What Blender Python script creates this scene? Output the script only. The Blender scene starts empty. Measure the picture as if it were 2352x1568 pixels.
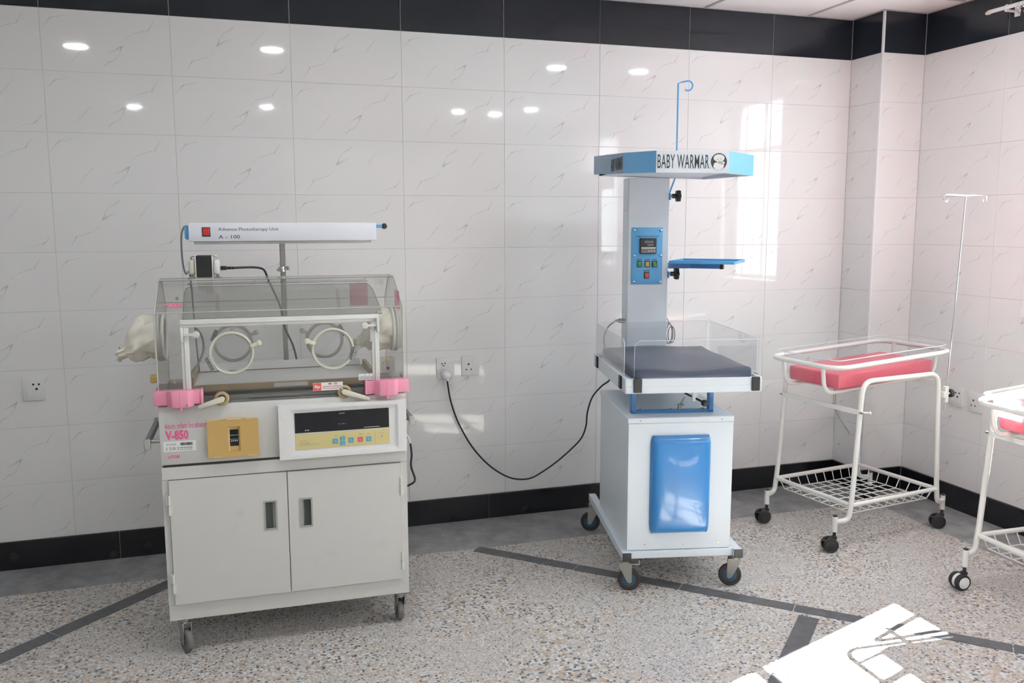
import bpy, bmesh, math, random
from mathutils import Vector, Matrix
random.seed(7)
S = bpy.context.scene
COL = S.collection
PI = math.pi

# ------------------------------------------------------------------ camera, world, sun, exposure
cam_d = bpy.data.cameras.new('camera'); cam_d.sensor_width = 36; cam_d.lens = 30.743
cam_d.clip_start = 0.05; cam_d.clip_end = 200
cam = bpy.data.objects.new('camera', cam_d); COL.objects.link(cam)
cr = Vector((0.95150363, -0.3076276, -0.00246977)); cu = Vector((0.04338313, 0.12622904, 0.99105203)); cf = Vector((0.3045632, 0.94309676, -0.13345324))
m = Matrix((cr, cu, -cf)).transposed().to_4x4(); m.translation = Vector((0.83631, -4.97884, 1.78979))
cam.matrix_world = m
S.camera = cam

W = bpy.data.worlds.new('sky'); S.world = W; W.use_nodes = True
wn = W.node_tree; wn.nodes.clear()
wo = wn.nodes.new('ShaderNodeOutputWorld'); wb = wn.nodes.new('ShaderNodeBackground')
wb.inputs['Color'].default_value = (0.86, 0.94, 1.0, 1); wb.inputs['Strength'].default_value = 7.5
wn.links.new(wb.outputs[0], wo.inputs[0])

SUN_ELEV = math.atan(0.92); SUN_H = Vector((-0.943, -0.332, 0)).normalized()
sun_dir = Vector((SUN_H.x * math.cos(SUN_ELEV), SUN_H.y * math.cos(SUN_ELEV), -math.sin(SUN_ELEV)))
sd = bpy.data.lights.new('sun', 'SUN'); sd.energy = 150; sd.angle = math.radians(0.53); sd.color = (1.0, 0.972, 0.94)
so = bpy.data.objects.new('sun', sd); COL.objects.link(so); so.location = (8, 2, 6)
so.rotation_euler = sun_dir.to_track_quat('-Z', 'Y').to_euler()

S.view_settings.view_transform = 'Standard'; S.view_settings.look = 'None'
S.view_settings.gamma = 1.0; S.view_settings.exposure = 0.58; S.view_settings.use_curve_mapping = False
DOWNLIGHT = 128.0
try:
    S.cycles.use_denoising = True; S.cycles.denoiser = 'OPENIMAGEDENOISE'
    S.cycles.max_bounces = 10; S.cycles.diffuse_bounces = 5; S.cycles.glossy_bounces = 5
    S.cycles.transparent_max_bounces = 24; S.cycles.transmission_bounces = 6
    S.cycles.sample_clamp_indirect = 8.0; S.cycles.caustics_reflective = False; S.cycles.caustics_refractive = False
except Exception:
    pass

# ------------------------------------------------------------------ helpers
def tag(o, label=None, cat=None, group=None, kind=None):
    if label: o['label'] = label
    if cat: o['category'] = cat
    if group: o['group'] = group
    if kind: o['kind'] = kind
    return o

def thing(name, label, cat, loc=(0, 0, 0), rz=0.0, group=None):
    o = bpy.data.objects.new(name, None); COL.objects.link(o)
    o.empty_display_size = 0.1; o.location = loc; o.rotation_euler = (0, 0, rz)
    return tag(o, label, cat, group)

def fillet(pts, rad, n=5):
    pts = [Vector(p) for p in pts]; out = [pts[0]]
    for i in range(1, len(pts) - 1):
        a, b, c = pts[i - 1], pts[i], pts[i + 1]
        r = rad[i] if isinstance(rad, dict) and i in rad else (0 if isinstance(rad, dict) else rad)
        if r <= 0: out.append(b); continue
        d1 = (a - b); d2 = (c - b)
        k = min(r, d1.length * .48, d2.length * .48)
        p, q = b + d1.normalized() * k, b + d2.normalized() * k
        for j in range(n + 1):
            t = j / n
            out.append(p * (1 - t) ** 2 + b * 2 * t * (1 - t) + q * t * t)
    out.append(pts[-1]); return out

def smooth_path(pts, n=8):
    P = [Vector(p) for p in pts]; out = []
    for i in range(len(P) - 1):
        p0 = P[max(i - 1, 0)]; p1 = P[i]; p2 = P[i + 1]; p3 = P[min(i + 2, len(P) - 1)]
        for j in range(n):
            t = j / n
            out.append(.5 * ((2 * p1) + (p2 - p0) * t + (2 * p0 - 5 * p1 + 4 * p2 - p3) * t * t + (3 * p1 - p0 - 3 * p2 + p3) * t ** 3))
    out.append(P[-1]); return out

class MB:
    def __init__(s): s.bm = bmesh.new(); s.mi = 0; s.M = Matrix.Identity(4)
    def _merge(s, b):
        for f in b.faces: f.material_index = s.mi if f.material_index == 0 else f.material_index
        b.transform(s.M)
        me = bpy.data.meshes.new('t'); b.to_mesh(me); b.free(); s.bm.from_mesh(me); bpy.data.meshes.remove(me)
    def box(s, x0, x1, y0, y1, z0, z1, bev=0.0, seg=1, rot=None, edge_mi=None, thin=None):
        b = bmesh.new(); bmesh.ops.create_cube(b, size=1)
        c = Vector(((x0 + x1) / 2, (y0 + y1) / 2, (z0 + z1) / 2))
        b.transform(Matrix.Diagonal((abs(x1 - x0), abs(y1 - y0), abs(z1 - z0), 1)))
        if edge_mi is not None:
            for f in b.faces:
                if abs(f.normal['xyz'.index(thin)]) < .5: f.material_index = edge_mi
        if bev > 0: bmesh.ops.bevel(b, geom=b.edges[:], offset=bev, segments=seg, profile=.5, affect='EDGES')
        if rot is not None: b.transform(rot)
        b.transform(Matrix.Translation(c)); s._merge(b); return s
    def cyl(s, p0, p1, r, n=16, r2=None):
        p0, p1 = Vector(p0), Vector(p1); d = p1 - p0; r2 = r if r2 is None else r2
        b = bmesh.new(); bmesh.ops.create_cone(b, cap_ends=True, segments=n, radius1=r, radius2=r2, depth=d.length)
        b.transform(Matrix.Translation((p0 + p1) / 2) @ d.to_track_quat('Z', 'Y').to_matrix().to_4x4()); s._merge(b); return s
    def sphere(s, c, r, n=14, scale=(1, 1, 1)):
        b = bmesh.new(); bmesh.ops.create_uvsphere(b, u_segments=n, v_segments=max(6, n * 2 // 3), radius=r)
        b.transform(Matrix.Translation(c) @ Matrix.Diagonal((*scale, 1))); s._merge(b); return s
    def tube(s, pts, r, n=8, closed=False):
        P = [Vector(p) for p in pts]; b = bmesh.new(); N = len(P); rings = []
        rr = r if callable(r) else (lambda i: r)
        t0 = (P[1] - P[0]).normalized(); up = Vector((0, 0, 1)) if abs(t0.z) < .9 else Vector((1, 0, 0))
        nx = t0.cross(up).normalized()
        for i in range(N):
            if closed: t = (P[(i + 1) % N] - P[i - 1]).normalized()
            else: t = (P[min(i + 1, N - 1)] - P[max(i - 1, 0)]).normalized()
            nx = (nx - t * nx.dot(t)).normalized(); ny = t.cross(nx)
            rings.append([b.verts.new(P[i] + (nx * math.cos(2 * PI * k / n) + ny * math.sin(2 * PI * k / n)) * rr(i)) for k in range(n)])
        for i in range(N if closed else N - 1):
            A, B = rings[i], rings[(i + 1) % N]
            for k in range(n): b.faces.new((A[k], A[(k + 1) % n], B[(k + 1) % n], B[k]))
        if not closed: b.faces.new(rings[0][::-1]); b.faces.new(rings[-1])
        s._merge(b); return s
    def torus(s, c, axis, R, r, n=32, k=8):
        q = Vector(axis).normalized().to_track_quat('Z', 'Y')
        return s.tube([Vector(c) + q @ Vector((R * math.cos(2 * PI * i / n), R * math.sin(2 * PI * i / n), 0)) for i in range(n)], r, k, True)
    def lathe(s, c, axis, prof, n=20):
        q = Vector(axis).normalized().to_track_quat('Z', 'Y'); c = Vector(c); b = bmesh.new(); rings = []
        for (r, h) in prof:
            if r < 1e-6: rings.append([b.verts.new(c + q @ Vector((0, 0, h)))])
            else: rings.append([b.verts.new(c + q @ Vector((r * math.cos(2 * PI * i / n), r * math.sin(2 * PI * i / n), h))) for i in range(n)])
        for A, B in zip(rings, rings[1:]):
            for i in range(n):
                j = (i + 1) % n
                if len(A) == 1 and len(B) == 1: continue
                if len(A) == 1: b.faces.new((A[0], B[j], B[i]))
                elif len(B) == 1: b.faces.new((A[i], A[j], B[0]))
                else: b.faces.new((A[i], A[j], B[j], B[i]))
        bmesh.ops.recalc_face_normals(b, faces=b.faces[:]); s._merge(b); return s
    def prism(s, poly, axis, a, c, bev=0.0):
        b = bmesh.new()
        def V(p, h): return {'x': (h, p[0], p[1]), 'y': (p[0], h, p[1]), 'z': (p[0], p[1], h)}[axis]
        A = [b.verts.new(V(p, a)) for p in poly]; B = [b.verts.new(V(p, c)) for p in poly]; n = len(poly)
        b.faces.new(A[::-1]); b.faces.new(B)
        for i in range(n): b.faces.new((A[i], A[(i + 1) % n], B[(i + 1) % n], B[i]))
        bmesh.ops.recalc_face_normals(b, faces=b.faces[:])
        if bev > 0: bmesh.ops.bevel(b, geom=b.edges[:], offset=bev, segments=2, profile=.5, affect='EDGES')
        s._merge(b); return s
    def quad(s, pts):
        b = bmesh.new(); b.faces.new([b.verts.new(p) for p in pts]); s._merge(b); return s
    def ringplate(s, x0, x1, z0, z1, hx0, hx1, hz0, hz1, y0, y1):
        for r in ((x0, hx0, z0, z1), (hx1, x1, z0, z1), (hx0, hx1, z0, hz0), (hx0, hx1, hz1, z1)): s.box(r[0], r[1], y0, y1, r[2], r[3])
        return s
    def mesh(s, name, mats, ang=38):
        me = bpy.data.meshes.new(name); s.bm.to_mesh(me); s.bm.free()
        for f in me.polygons: f.use_smooth = True
        me.set_sharp_from_angle(angle=math.radians(ang))
        for k in (mats if isinstance(mats, (list, tuple)) else [mats]): me.materials.append(k)
        return me
    def build(s, name, mats, parent=None, ang=38):
        o = bpy.data.objects.new(name, s.mesh(name, mats, ang)); COL.objects.link(o)
        if parent is not None: o.parent = parent
        return o

def copy_tree(o, parent=None):
    c = o.copy(); COL.objects.link(c)
    if parent is not None: c.parent = parent
    for ch in list(o.children): copy_tree(ch, c)
    return c

def text(name, body, parent, mt, x0, x1, z0, z1, y, shear=0.0, bold=0.0, spacing=1.0, rot=None, align='LEFT'):
    cu_ = bpy.data.curves.new('f', 'FONT'); cu_.body = body; cu_.shear = shear; cu_.offset = bold; cu_.space_character = spacing; cu_.resolution_u = 2; cu_.align_x = align
    t = bpy.data.objects.new('f', cu_); COL.objects.link(t); bpy.context.view_layer.update()
    me = bpy.data.meshes.new_from_object(t.evaluated_get(bpy.context.evaluated_depsgraph_get()))
    bpy.data.objects.remove(t); bpy.data.curves.remove(cu_)
    xs = [v.co.x for v in me.vertices] or [0, 1]; ys = [v.co.y for v in me.vertices] or [0, 1]
    ax_, bx_, ay_, by_ = min(xs), max(xs), min(ys), max(ys)
    for v in me.vertices:
        px = x0 + (v.co.x - ax_) / max(bx_ - ax_, 1e-6) * (x1 - x0); pz = z0 + (v.co.y - ay_) / max(by_ - ay_, 1e-6) * (z1 - z0)
        v.co = (px, y, pz)
    if rot is not None: me.transform(rot)
    me.name = name; me.materials.clear(); me.materials.append(mt)
    o = bpy.data.objects.new(name, me); COL.objects.link(o); o.parent = parent
    return o

# ------------------------------------------------------------------ materials
def nt(name):
    mt = bpy.data.materials.new(name); mt.use_nodes = True; return mt, mt.node_tree, mt.node_tree.nodes['Principled BSDF']

def M(name, col, rough=.5, metal=0.0, spec=.5, coat=0.0, wear=None, emis=None, subs=0):
    mt, t, b = nt(name)
    b.inputs['Base Color'].default_value = (*col, 1); b.inputs['Roughness'].default_value = rough
    b.inputs['Metallic'].default_value = metal; b.inputs['Specular IOR Level'].default_value = spec
    b.inputs['Coat Weight'].default_value = coat; b.inputs['Coat Roughness'].default_value = .05
    if wear:      # (scale, dirt colour, threshold, amount)
        sc, dc, th, am = wear
        tc = t.nodes.new('ShaderNodeTexCoord'); n = t.nodes.new('ShaderNodeTexNoise'); n.inputs['Scale'].default_value = sc; n.inputs['Detail'].default_value = 6
        r = t.nodes.new('ShaderNodeMapRange'); r.inputs[1].default_value = th; r.inputs[2].default_value = th + .22; r.inputs[3].default_value = 0; r.inputs[4].default_value = am
        mx = t.nodes.new('ShaderNodeMix'); mx.data_type = 'RGBA'; mx.inputs[6].default_value = (*col, 1); mx.inputs[7].default_value = (*dc, 1)
        t.links.new(tc.outputs['Object'], n.inputs['Vector']); t.links.new(n.outputs[0], r.inputs[0]); t.links.new(r.outputs[0], mx.inputs[0]); t.links.new(mx.outputs[2], b.inputs['Base Color'])
    if emis: b.inputs['Emission Color'].default_value = (*emis[0], 1); b.inputs['Emission Strength'].default_value = emis[1]
    return mt

def acrylic(name, tint=(.97, .97, .97), haze=0.0, hcol=(.8, .8, .78), refl=1.0, rough=.02):
    mt, t, b = nt(name); t.nodes.remove(b); out = t.nodes['Material Output']
    tr = t.nodes.new('ShaderNodeBsdfTransparent'); tr.inputs[0].default_value = (*tint, 1)
    df = t.nodes.new('ShaderNodeBsdfDiffuse'); df.inputs[0].default_value = (*hcol, 1)
    gl = t.nodes.new('ShaderNodeBsdfGlossy'); gl.inputs['Roughness'].default_value = rough
    lw = t.nodes.new('ShaderNodeLayerWeight'); lw.inputs[0].default_value = .5
    p = t.nodes.new('ShaderNodeMath'); p.operation = 'POWER'; p.inputs[1].default_value = 4.5
    ma = t.nodes.new('ShaderNodeMath'); ma.operation = 'MULTIPLY_ADD'; ma.inputs[1].default_value = .8 * refl; ma.inputs[2].default_value = .035 * refl
    m1 = t.nodes.new('ShaderNodeMixShader'); m1.inputs[0].default_value = haze
    m2 = t.nodes.new('ShaderNodeMixShader')
    L = t.links.new
    L(lw.outputs['Facing'], p.inputs[0]); L(p.outputs[0], ma.inputs[0]); L(ma.outputs[0], m2.inputs[0])
    tl = t.nodes.new('ShaderNodeBsdfTranslucent'); tl.inputs[0].default_value = (*hcol, 1); m0 = t.nodes.new('ShaderNodeMixShader'); m0.inputs[0].default_value = .5
    L(df.outputs[0], m0.inputs[1]); L(tl.outputs[0], m0.inputs[2])
    L(tr.outputs[0], m1.inputs[1]); L(m0.outputs[0], m1.inputs[2]); L(m1.outputs[0], m2.inputs[1]); L(gl.outputs[0], m2.inputs[2]); L(m2.outputs[0], out.inputs['Surface'])
    return mt

def tile_mat(name, base, vein, amt, rough):
    """glazed tile with the printed hairline veins, drawn from the tile's own UV"""
    mt, t, b = nt(name); N = t.nodes.new; L = t.links.new
    b.inputs['Roughness'].default_value = rough; b.inputs['Specular IOR Level'].default_value = .40
    uv = N('ShaderNodeUVMap'); sep = N('ShaderNodeSeparateXYZ'); L(uv.outputs[0], sep.inputs[0])
    nz = N('ShaderNodeTexNoise'); nz.inputs['Scale'].default_value = 26; nz.inputs['Detail'].default_value = 4; L(uv.outputs[0], nz.inputs['Vector'])
    j = N('ShaderNodeMath'); j.operation = 'MULTIPLY_ADD'; j.inputs[1].default_value = .034; j.inputs[2].default_value = -.017; L(nz.outputs[0], j.inputs[0])
    uu = N('ShaderNodeMath'); uu.operation = 'ADD'; L(sep.outputs[0], uu.inputs[0]); L(j.outputs[0], uu.inputs[1])
    def vein_mask(cpts, spts, w):
        def curve(pts):
            c = N('ShaderNodeFloatCurve'); cv = c.mapping.curves[0]
            cv.points[0].location = pts[0]; cv.points[1].location = pts[-1]
            for q in pts[1:-1]: cv.points.new(*q)
            for q in cv.points: q.handle_type = 'VECTOR'
            c.mapping.update(); L(sep.outputs[1], c.inputs['Value']); return c
        c1, c2 = curve(cpts), curve(spts)
        d = N('ShaderNodeMath'); d.operation = 'SUBTRACT'; L(uu.outputs[0], d.inputs[0]); L(c1.outputs[0], d.inputs[1])
        a = N('ShaderNodeMath'); a.operation = 'ABSOLUTE'; L(d.outputs[0], a.inputs[0])
        r = N('ShaderNodeMapRange'); r.inputs[1].default_value = 0; r.inputs[2].default_value = w; r.inputs[3].default_value = 1; r.inputs[4].default_value = 0; L(a.outputs[0], r.inputs[0])
        k = N('ShaderNodeMath'); k.operation = 'MULTIPLY'; L(r.outputs[0], k.inputs[0]); L(c2.outputs[0], k.inputs[1]); return k
    m1 = vein_mask([(0, .42), (.10, .47), (.13, .48), (.19, .515), (.22, .555), (.31, .59), (.42, .612), (.46, .616), (.575, .65), (.64, .69), (.68, .74), (.715, .79), (.73, .825), (.80, .85), (.88, .876), (.94, .89), (1, .90)],
                   [(0, 0), (.09, 0), (.12, .35), (.20, .7), (.24, .3), (.32, .2), (.38, .45), (.43, 1), (.455, .5), (.47, 0), (.54, 0), (.58, .35), (.62, .15), (.66, .5), (.70, .75), (.725, 1), (.76, .55), (.86, .25), (.94, 0), (1, 0)], .009)
    m2 = vein_mask([(0, .5), (.33, .50), (.355, .53), (.39, .57), (.45, .615), (1, .7)], [(0, 0), (.32, 0), (.36, .5), (.44, .9), (.455, 0), (1, 0)], .014)
    m3 = vein_mask([(0, .0), (.70, .02), (.80, .055), (.86, .09), (.875, .125), (.89, .165), (.92, .2), (1, .25)], [(0, 0), (.68, 0), (.8, .35), (.86, .9), (.895, .6), (.92, 0), (1, 0)], .012)
    m4 = vein_mask([(0, .18), (.15, .22), (.3, .28), (.42, .33), (1, .5)], [(0, 0), (.1, 0), (.25, .25), (.38, .3), (.46, 0), (1, 0)], .012)
    prev = m1
    for q in (m2, m3, m4):
        x = N('ShaderNodeMath'); x.operation = 'MAXIMUM'; L(prev.outputs[0], x.inputs[0]); L(q.outputs[0], x.inputs[1]); prev = x
    am = N('ShaderNodeMath'); am.operation = 'MULTIPLY'; am.inputs[1].default_value = amt; L(prev.outputs[0], am.inputs[0])
    mx = N('ShaderNodeMix'); mx.data_type = 'RGBA'; mx.inputs[6].default_value = (*base, 1); mx.inputs[7].default_value = (*vein, 1)
    L(am.outputs[0], mx.inputs[0]); L(mx.outputs[2], b.inputs['Base Color'])
    return mt

def terrazzo():
    mt, t, b = nt('terrazzo'); N = t.nodes.new; L = t.links.new
    tc = N('ShaderNodeTexCoord'); mp = N('ShaderNodeMapping'); L(tc.outputs['Object'], mp.inputs['Vector'])
    nz = N('ShaderNodeTexNoise'); nz.inputs['Scale'].default_value = 60; nz.inputs['Detail'].default_value = 3; L(mp.outputs[0], nz.inputs['Vector'])
    ad = N('ShaderNodeVectorMath'); ad.operation = 'MULTIPLY_ADD'; ad.inputs[1].default_value = (.012, .012, .012); L(nz.outputs['Color'], ad.inputs[0]); L(mp.outputs[0], ad.inputs[2])
    def vor(sc, feat='F1'):
        v = N('ShaderNodeTexVoronoi'); v.voronoi_dimensions = '2D'; v.feature = feat; v.inputs['Scale'].default_value = sc; L(ad.outputs[0], v.inputs['Vector']); return v
    def ramp(stops, src, const=True):
        r = N('ShaderNodeValToRGB'); e = r.color_ramp; e.interpolation = 'CONSTANT' if const else 'LINEAR'
        e.elements[0].position = stops[0][0]; e.elements[0].color = (*stops[0][1], 1); e.elements[1].position = stops[1][0]; e.elements[1].color = (*stops[1][1], 1)
        for p_, c_ in stops[2:]:
            q = e.elements.new(p_); q.color = (*c_, 1)
        L(src, r.inputs[0]); return r
    v1 = vor(74); s1 = N('ShaderNodeSeparateColor'); L(v1.outputs['Color'], s1.inputs[0])
    chips = ramp([(0, (.50, .495, .49)), (.24, (.42, .36, .30)), (.38, (.10, .105, .115)), (.50, (.45, .32, .22)), (.60, (.62, .625, .63)), (.80, (.24, .22, .215)), (.88, (.50, .42, .32))], s1.outputs[0])
    big = N('ShaderNodeTexNoise'); big.inputs['Scale'].default_value = 2.2; big.inputs['Detail'].default_value = 3; L(mp.outputs[0], big.inputs['Vector'])
    thr = N('ShaderNodeMapRange'); thr.inputs[1].default_value = .35; thr.inputs[2].default_value = .7; thr.inputs[3].default_value = .58; thr.inputs[4].default_value = .18; L(big.outputs[0], thr.inputs[0])
    # chip or matrix: matrix shows at cell rims and in sparse areas
    gt = N('ShaderNodeMath'); gt.operation = 'LESS_THAN'; L(v1.outputs['Distance'], gt.inputs[0])
    th2 = N('ShaderNodeMath'); th2.operation = 'MULTIPLY'; th2.inputs[1].default_value = 1.0; L(thr.outputs[0], th2.inputs[0]); L(th2.outputs[0], gt.inputs[1])
    v2 = vor(170); s2 = N('ShaderNodeSeparateColor'); L(v2.outputs['Color'], s2.inputs[0])
    fine = ramp([(0, (.44, .415, .39)), (.5, (.50, .475, .45)), (.76, (.22, .21, .21)), (.83, (.60, .60, .59))], s2.outputs[1])
    mx = N('ShaderNodeMix'); mx.data_type = 'RGBA'; L(gt.outputs[0], mx.inputs[0]); L(fine.outputs[0], mx.inputs[6]); L(chips.outputs[0], mx.inputs[7])
    L(mx.outputs[2], b.inputs['Base Color']); b.inputs['Roughness'].default_value = .38; b.inputs['Specular IOR Level'].default_value = .45
    return mt

def stone(name, c0, c1, sc, rough):
    mt, t, b = nt(name); N = t.nodes.new; L = t.links.new
    tc = N('ShaderNodeTexCoord'); n = N('ShaderNodeTexNoise'); n.inputs['Scale'].default_value = sc; n.inputs['Detail'].default_value = 7; n.inputs['Roughness'].default_value = .65
    L(tc.outputs['Object'], n.inputs['Vector']); r = N('ShaderNodeValToRGB'); r.color_ramp.elements[0].position = .34; r.color_ramp.elements[1].position = .68
    r.color_ramp.elements[0].color = (*c0, 1); r.color_ramp.elements[1].color = (*c1, 1); L(n.outputs[0], r.inputs[0]); L(r.outputs[0], b.inputs['Base Color'])
    b.inputs['Roughness'].default_value = rough
    return mt

m_tile = tile_mat('white_tile', (.80, .79, .785), (.33, .27, .28), .75, .045)
m_black = M('black_tile', (.014, .017, .023), .06, spec=.32)
m_skirt = M('black_skirting', (.010, .010, .012), .16, wear=(9, (.05, .05, .05), .62, .7))
m_grout = M('grout', (.70, .69, .68), .8)
m_terr = terrazzo()
m_conc = stone('grey_border', (.19, .19, .197), (.36, .36, .365), 7, .42)
m_strip = stone('slate_strip', (.065, .068, .075), (.12, .125, .135), 18, .34)
m_ceil = M('ceiling_white', (.90, .895, .89), .7)
m_tbar = M('tbar_grey', (.42, .42, .42), .45)
m_paint = M('white_wall_paint', (.60, .595, .59), .35)
m_frame = M('window_frame_white', (.80, .80, .80), .3)
m_lamp = M('lamp_diffuser', (1, 1, 1), .5, emis=((.93, .97, 1.0), DOWNLIGHT))
m_trimw = M('white_corner_trim', (.80, .80, .82), .3)
m_glass = acrylic('window_glass', (.95, .97, .97), refl=.6)
m_steel = M('chrome', (.72, .72, .73), .18, metal=1)
m_zinc = M('zinc', (.40, .40, .37), .30, metal=.9)
m_blk = M('black_plastic', (.018, .018, .019), .4)
m_rub = M('black_rubber', (.03, .03, .032), .6)
m_cabw = M('incubator_enamel', (.63, .625, .60), .38, wear=(7, (.46, .43, .36), .62, .45))
m_dark = M('dark_gap', (.03, .032, .03), .7)
m_pull = M('grey_green_pull', (.36, .37, .34), .4)
m_pullin = M('pull_shadow_lining', (.07, .08, .075), .5)
m_railend = M('rail_end_grey', (.40, .40, .37), .4)
m_cream = M('cream_plastic', (.66, .64, .54), .35, wear=(25, (.5, .42, .26), .62, .6))
m_frost = M('aged_white_plastic', (.68, .68, .65), .35)
m_ring = M('port_ring_cream', (.58, .57, .49), .3)
m_chrd = M('worn_chrome', (.42, .42, .41), .22, metal=1)
m_pink = M('pink_plastic', (.78, .30, .42), .38)
m_pinkd = M('pink_print', (.72, .12, .27), .5)
m_must = M('mustard_plastic', (.52, .35, .12), .42, wear=(14, (.42, .26, .08), .6, .5))
m_mustd = M('mustard_plastic_light', (.62, .45, .20), .42)
m_tan = M('tan_plastic', (.40, .29, .155), .45)
m_greyd = M('grey_deck', (.19, .19, .18), .4)
m_panelw = M('white_control_frame', (.78, .78, .77), .32, wear=(16, (.62, .55, .42), .66, .6))
m_screen = M('black_screen', (.008, .009, .012), .12)
m_memb = M('yellow_membrane', (.60, .53, .25), .4)
m_kblue = M('blue_key', (.10, .33, .46), .4)
m_kred = M('red_key', (.62, .10, .13), .4)
m_ink = M('black_ink', (.03, .03, .03), .6)
m_inkw = M('white_ink', (.75, .75, .75), .6)
m_inkg = M('grey_ink', (.25, .25, .24), .6)
m_paper = M('label_paper', (.80, .80, .80), .5)
m_red = M('label_red', (.70, .09, .07), .5)
m_cloth = M('white_cuff_cloth', (.76, .73, .64), .8)
m_mattw = M('white_vinyl', (.78, .78, .78), .5)
m_phw = M('phototherapy_white', (.72, .74, .80), .35)
m_blue = M('blue_paint', (.10, .36, .66), .35)
m_hside = M('hood_side_shaded', (.17, .27, .41), .35)  # shade on the pale side plate is put into this grey-blue
m_blued = M('deep_blue_paint', (.05, .20, .46), .4)
m_wpaint = M('warmer_white_enamel', (.655, .72, .775), .38)
m_navy = M('navy_vinyl', (.030, .045, .085), .42, coat=.15)
m_padb = M('blue_gloss_pad', (.020, .155, .40), .30, coat=.3)
m_swr = M('red_rocker', (.42, .02, .02), .25, coat=.4)
m_swg = M('green_rocker', (.01, .22, .05), .25, coat=.4)
m_swy = M('amber_rocker', (.45, .32, .03), .25, coat=.4)
m_lcd = M('grey_lcd', (.16, .16, .16), .3)
m_tire = M('brown_black_tyre', (.035, .028, .026), .6)
m_tireg = M('grey_tyre', (.15, .15, .15), .55)
m_hubb = M('blue_hub', (.03, .09, .14), .4)
m_cot = M('cot_white_enamel', (.77, .77, .73), .28, coat=.2)
m_pinkm = M('pink_vinyl', (.66, .10, .15), .38, coat=.2)
m_acr = acrylic('clear_acrylic', (.988, .992, .995))
m_basin = acrylic('basin_acrylic', (.97, .975, .98), haze=.055, hcol=(.85, .85, .86))
m_acre = M('acrylic_edge_glint', (.80, .85, .88), .3)
m_hood = acrylic('aged_hood_acrylic', (.985, .985, .978), haze=.018, hcol=(.75, .75, .72))
m_hoode = M('hood_edge', (.50, .50, .44), .4)
m_inner = acrylic('inner_hood_wall', (.88, .88, .87), haze=.16, hcol=(.48, .48, .46), refl=.8)
m_clear = acrylic('clear_fitting', (.86, .86, .84), haze=.12)
m_pinkl = acrylic('pink_label_film', (.95, .70, .74), haze=.35, hcol=(.75, .40, .45), refl=.5)
m_sock = M('socket_white', (.76, .76, .75), .3)
m_cordb = M('black_cord', (.02, .02, .021), .45)
m_cordg = M('grey_cord', (.22, .23, .23), .5)
m_bulb = M('plug_white', (.78, .79, .82), .3)

# ------------------------------------------------------------------ room shell
XR, XL, YF, ZC = 5.13, -2.4, -6.8, 3.105
TW, TH, TT = 0.6, 0.3, 0.009
WIN = [(-2.06, -1.21, 1.31, 2.85), (-5.20, -4.35, 1.31, 2.85)]

# floor
fl = MB().box(XL - .2, XR + .25, YF - .2, .2, -.12, 0).build('floor', m_terr); tag(fl, kind='structure')
fl.data.materials[0] = m_terr
MB().prism([(XL, 0), (XL, -.36), (-.3, -.366), (.21, -.362), (2.0, -.474), (4.735, -.492), (4.735, YF), (XR, YF), (XR, 0)], 'z', 0, .0012).build('border_strip', m_conc, fl)
def strip_run(a, b, w, joints):
    a, b = Vector((*a, 0)), Vector((*b, 0)); d = (b - a).normalized(); n = Vector((-d.y, d.x, 0)) * w / 2; Lt = (b - a).length
    js = [0] + joints + [Lt]
    for s0, s1 in zip(js, js[1:]):
        p, q = a + d * (s0 + .0025), a + d * (s1 - .0025)
        MB().prism([(v.x, v.y) for v in (p - n, q - n, q + n, p + n)], 'z', 0, .0018).build('inlaid_strip', m_strip, fl)
strip_run((2.075, -.480), (4.735, -3.085), .078, [.6, 1.16, 1.705, 2.03, 2.6, 3.2])
strip_run((3.300, -1.775), (1.1, -3.9), .09, [.6, 1.2, 1.8, 2.4])
strip_run((.575, -.362), (-2.3, -3.15), .085, [.15, .75, 1.35, 1.95, 2.55, 3.15, 3.6])

def tile_mesh(name, w, h, u0, u1, v0, v1, mt, flip, cache={}):
    key = (name, round(w, 4), round(h, 4), round(u0, 3), round(u1, 3), round(v0, 3), round(v1, 3), flip)
    if key in cache: return cache[key]
    b = bmesh.new(); e = .0011
    o = [b.verts.new(p) for p in ((0, TT, 0), (w, TT, 0), (w, TT, h), (0, TT, h))]
    m_ = [b.verts.new(p) for p in ((0, e, 0), (w, e, 0), (w, e, h), (0, e, h))]
    f_ = [b.verts.new(p) for p in ((e, 0, e), (w - e, 0, e), (w - e, 0, h - e), (e, 0, h - e))]
    b.faces.new(f_)
    for i in range(4):
        j = (i + 1) % 4; b.faces.new((m_[i], m_[j], f_[j], f_[i])); b.faces.new((o[i], o[j], m_[j], m_[i]))
    bmesh.ops.recalc_face_normals(b, faces=b.faces[:])
    uvl = b.loops.layers.uv.new('UVMap')
    for f in b.faces:
        for l in f.loops:
            u = u0 + (u1 - u0) * l.vert.co.x / w; v = v0 + (v1 - v0) * l.vert.co.z / h
            l[uvl].uv = (1 - u, 1 - v) if flip else (u, v)
    me = bpy.data.meshes.new(name); b.to_mesh(me); b.free(); me.materials.append(mt); cache[key] = me
    return me

def cut(r, holes):
    out = [r]
    for (hx0, hx1, hz0, hz1) in holes:
        nx = []
        for (x0, x1, z0, z1) in out:
            if hx0 >= x1 or hx1 <= x0 or hz0 >= z1 or hz1 <= z0: nx.append((x0, x1, z0, z1)); continue
            if hx0 > x0: nx.append((x0, hx0, z0, z1))
            if hx1 < x1: nx.append((hx1, x1, z0, z1))
            a, c = max(x0, hx0), min(x1, hx1)
            if hz0 > z0: nx.append((a, c, z0, hz0))
            if hz1 < z1: nx.append((a, c, hz1, z1))
        out = nx
    return [q for q in out if q[1] - q[0] > .012 and q[3] - q[2] > .012]

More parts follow.
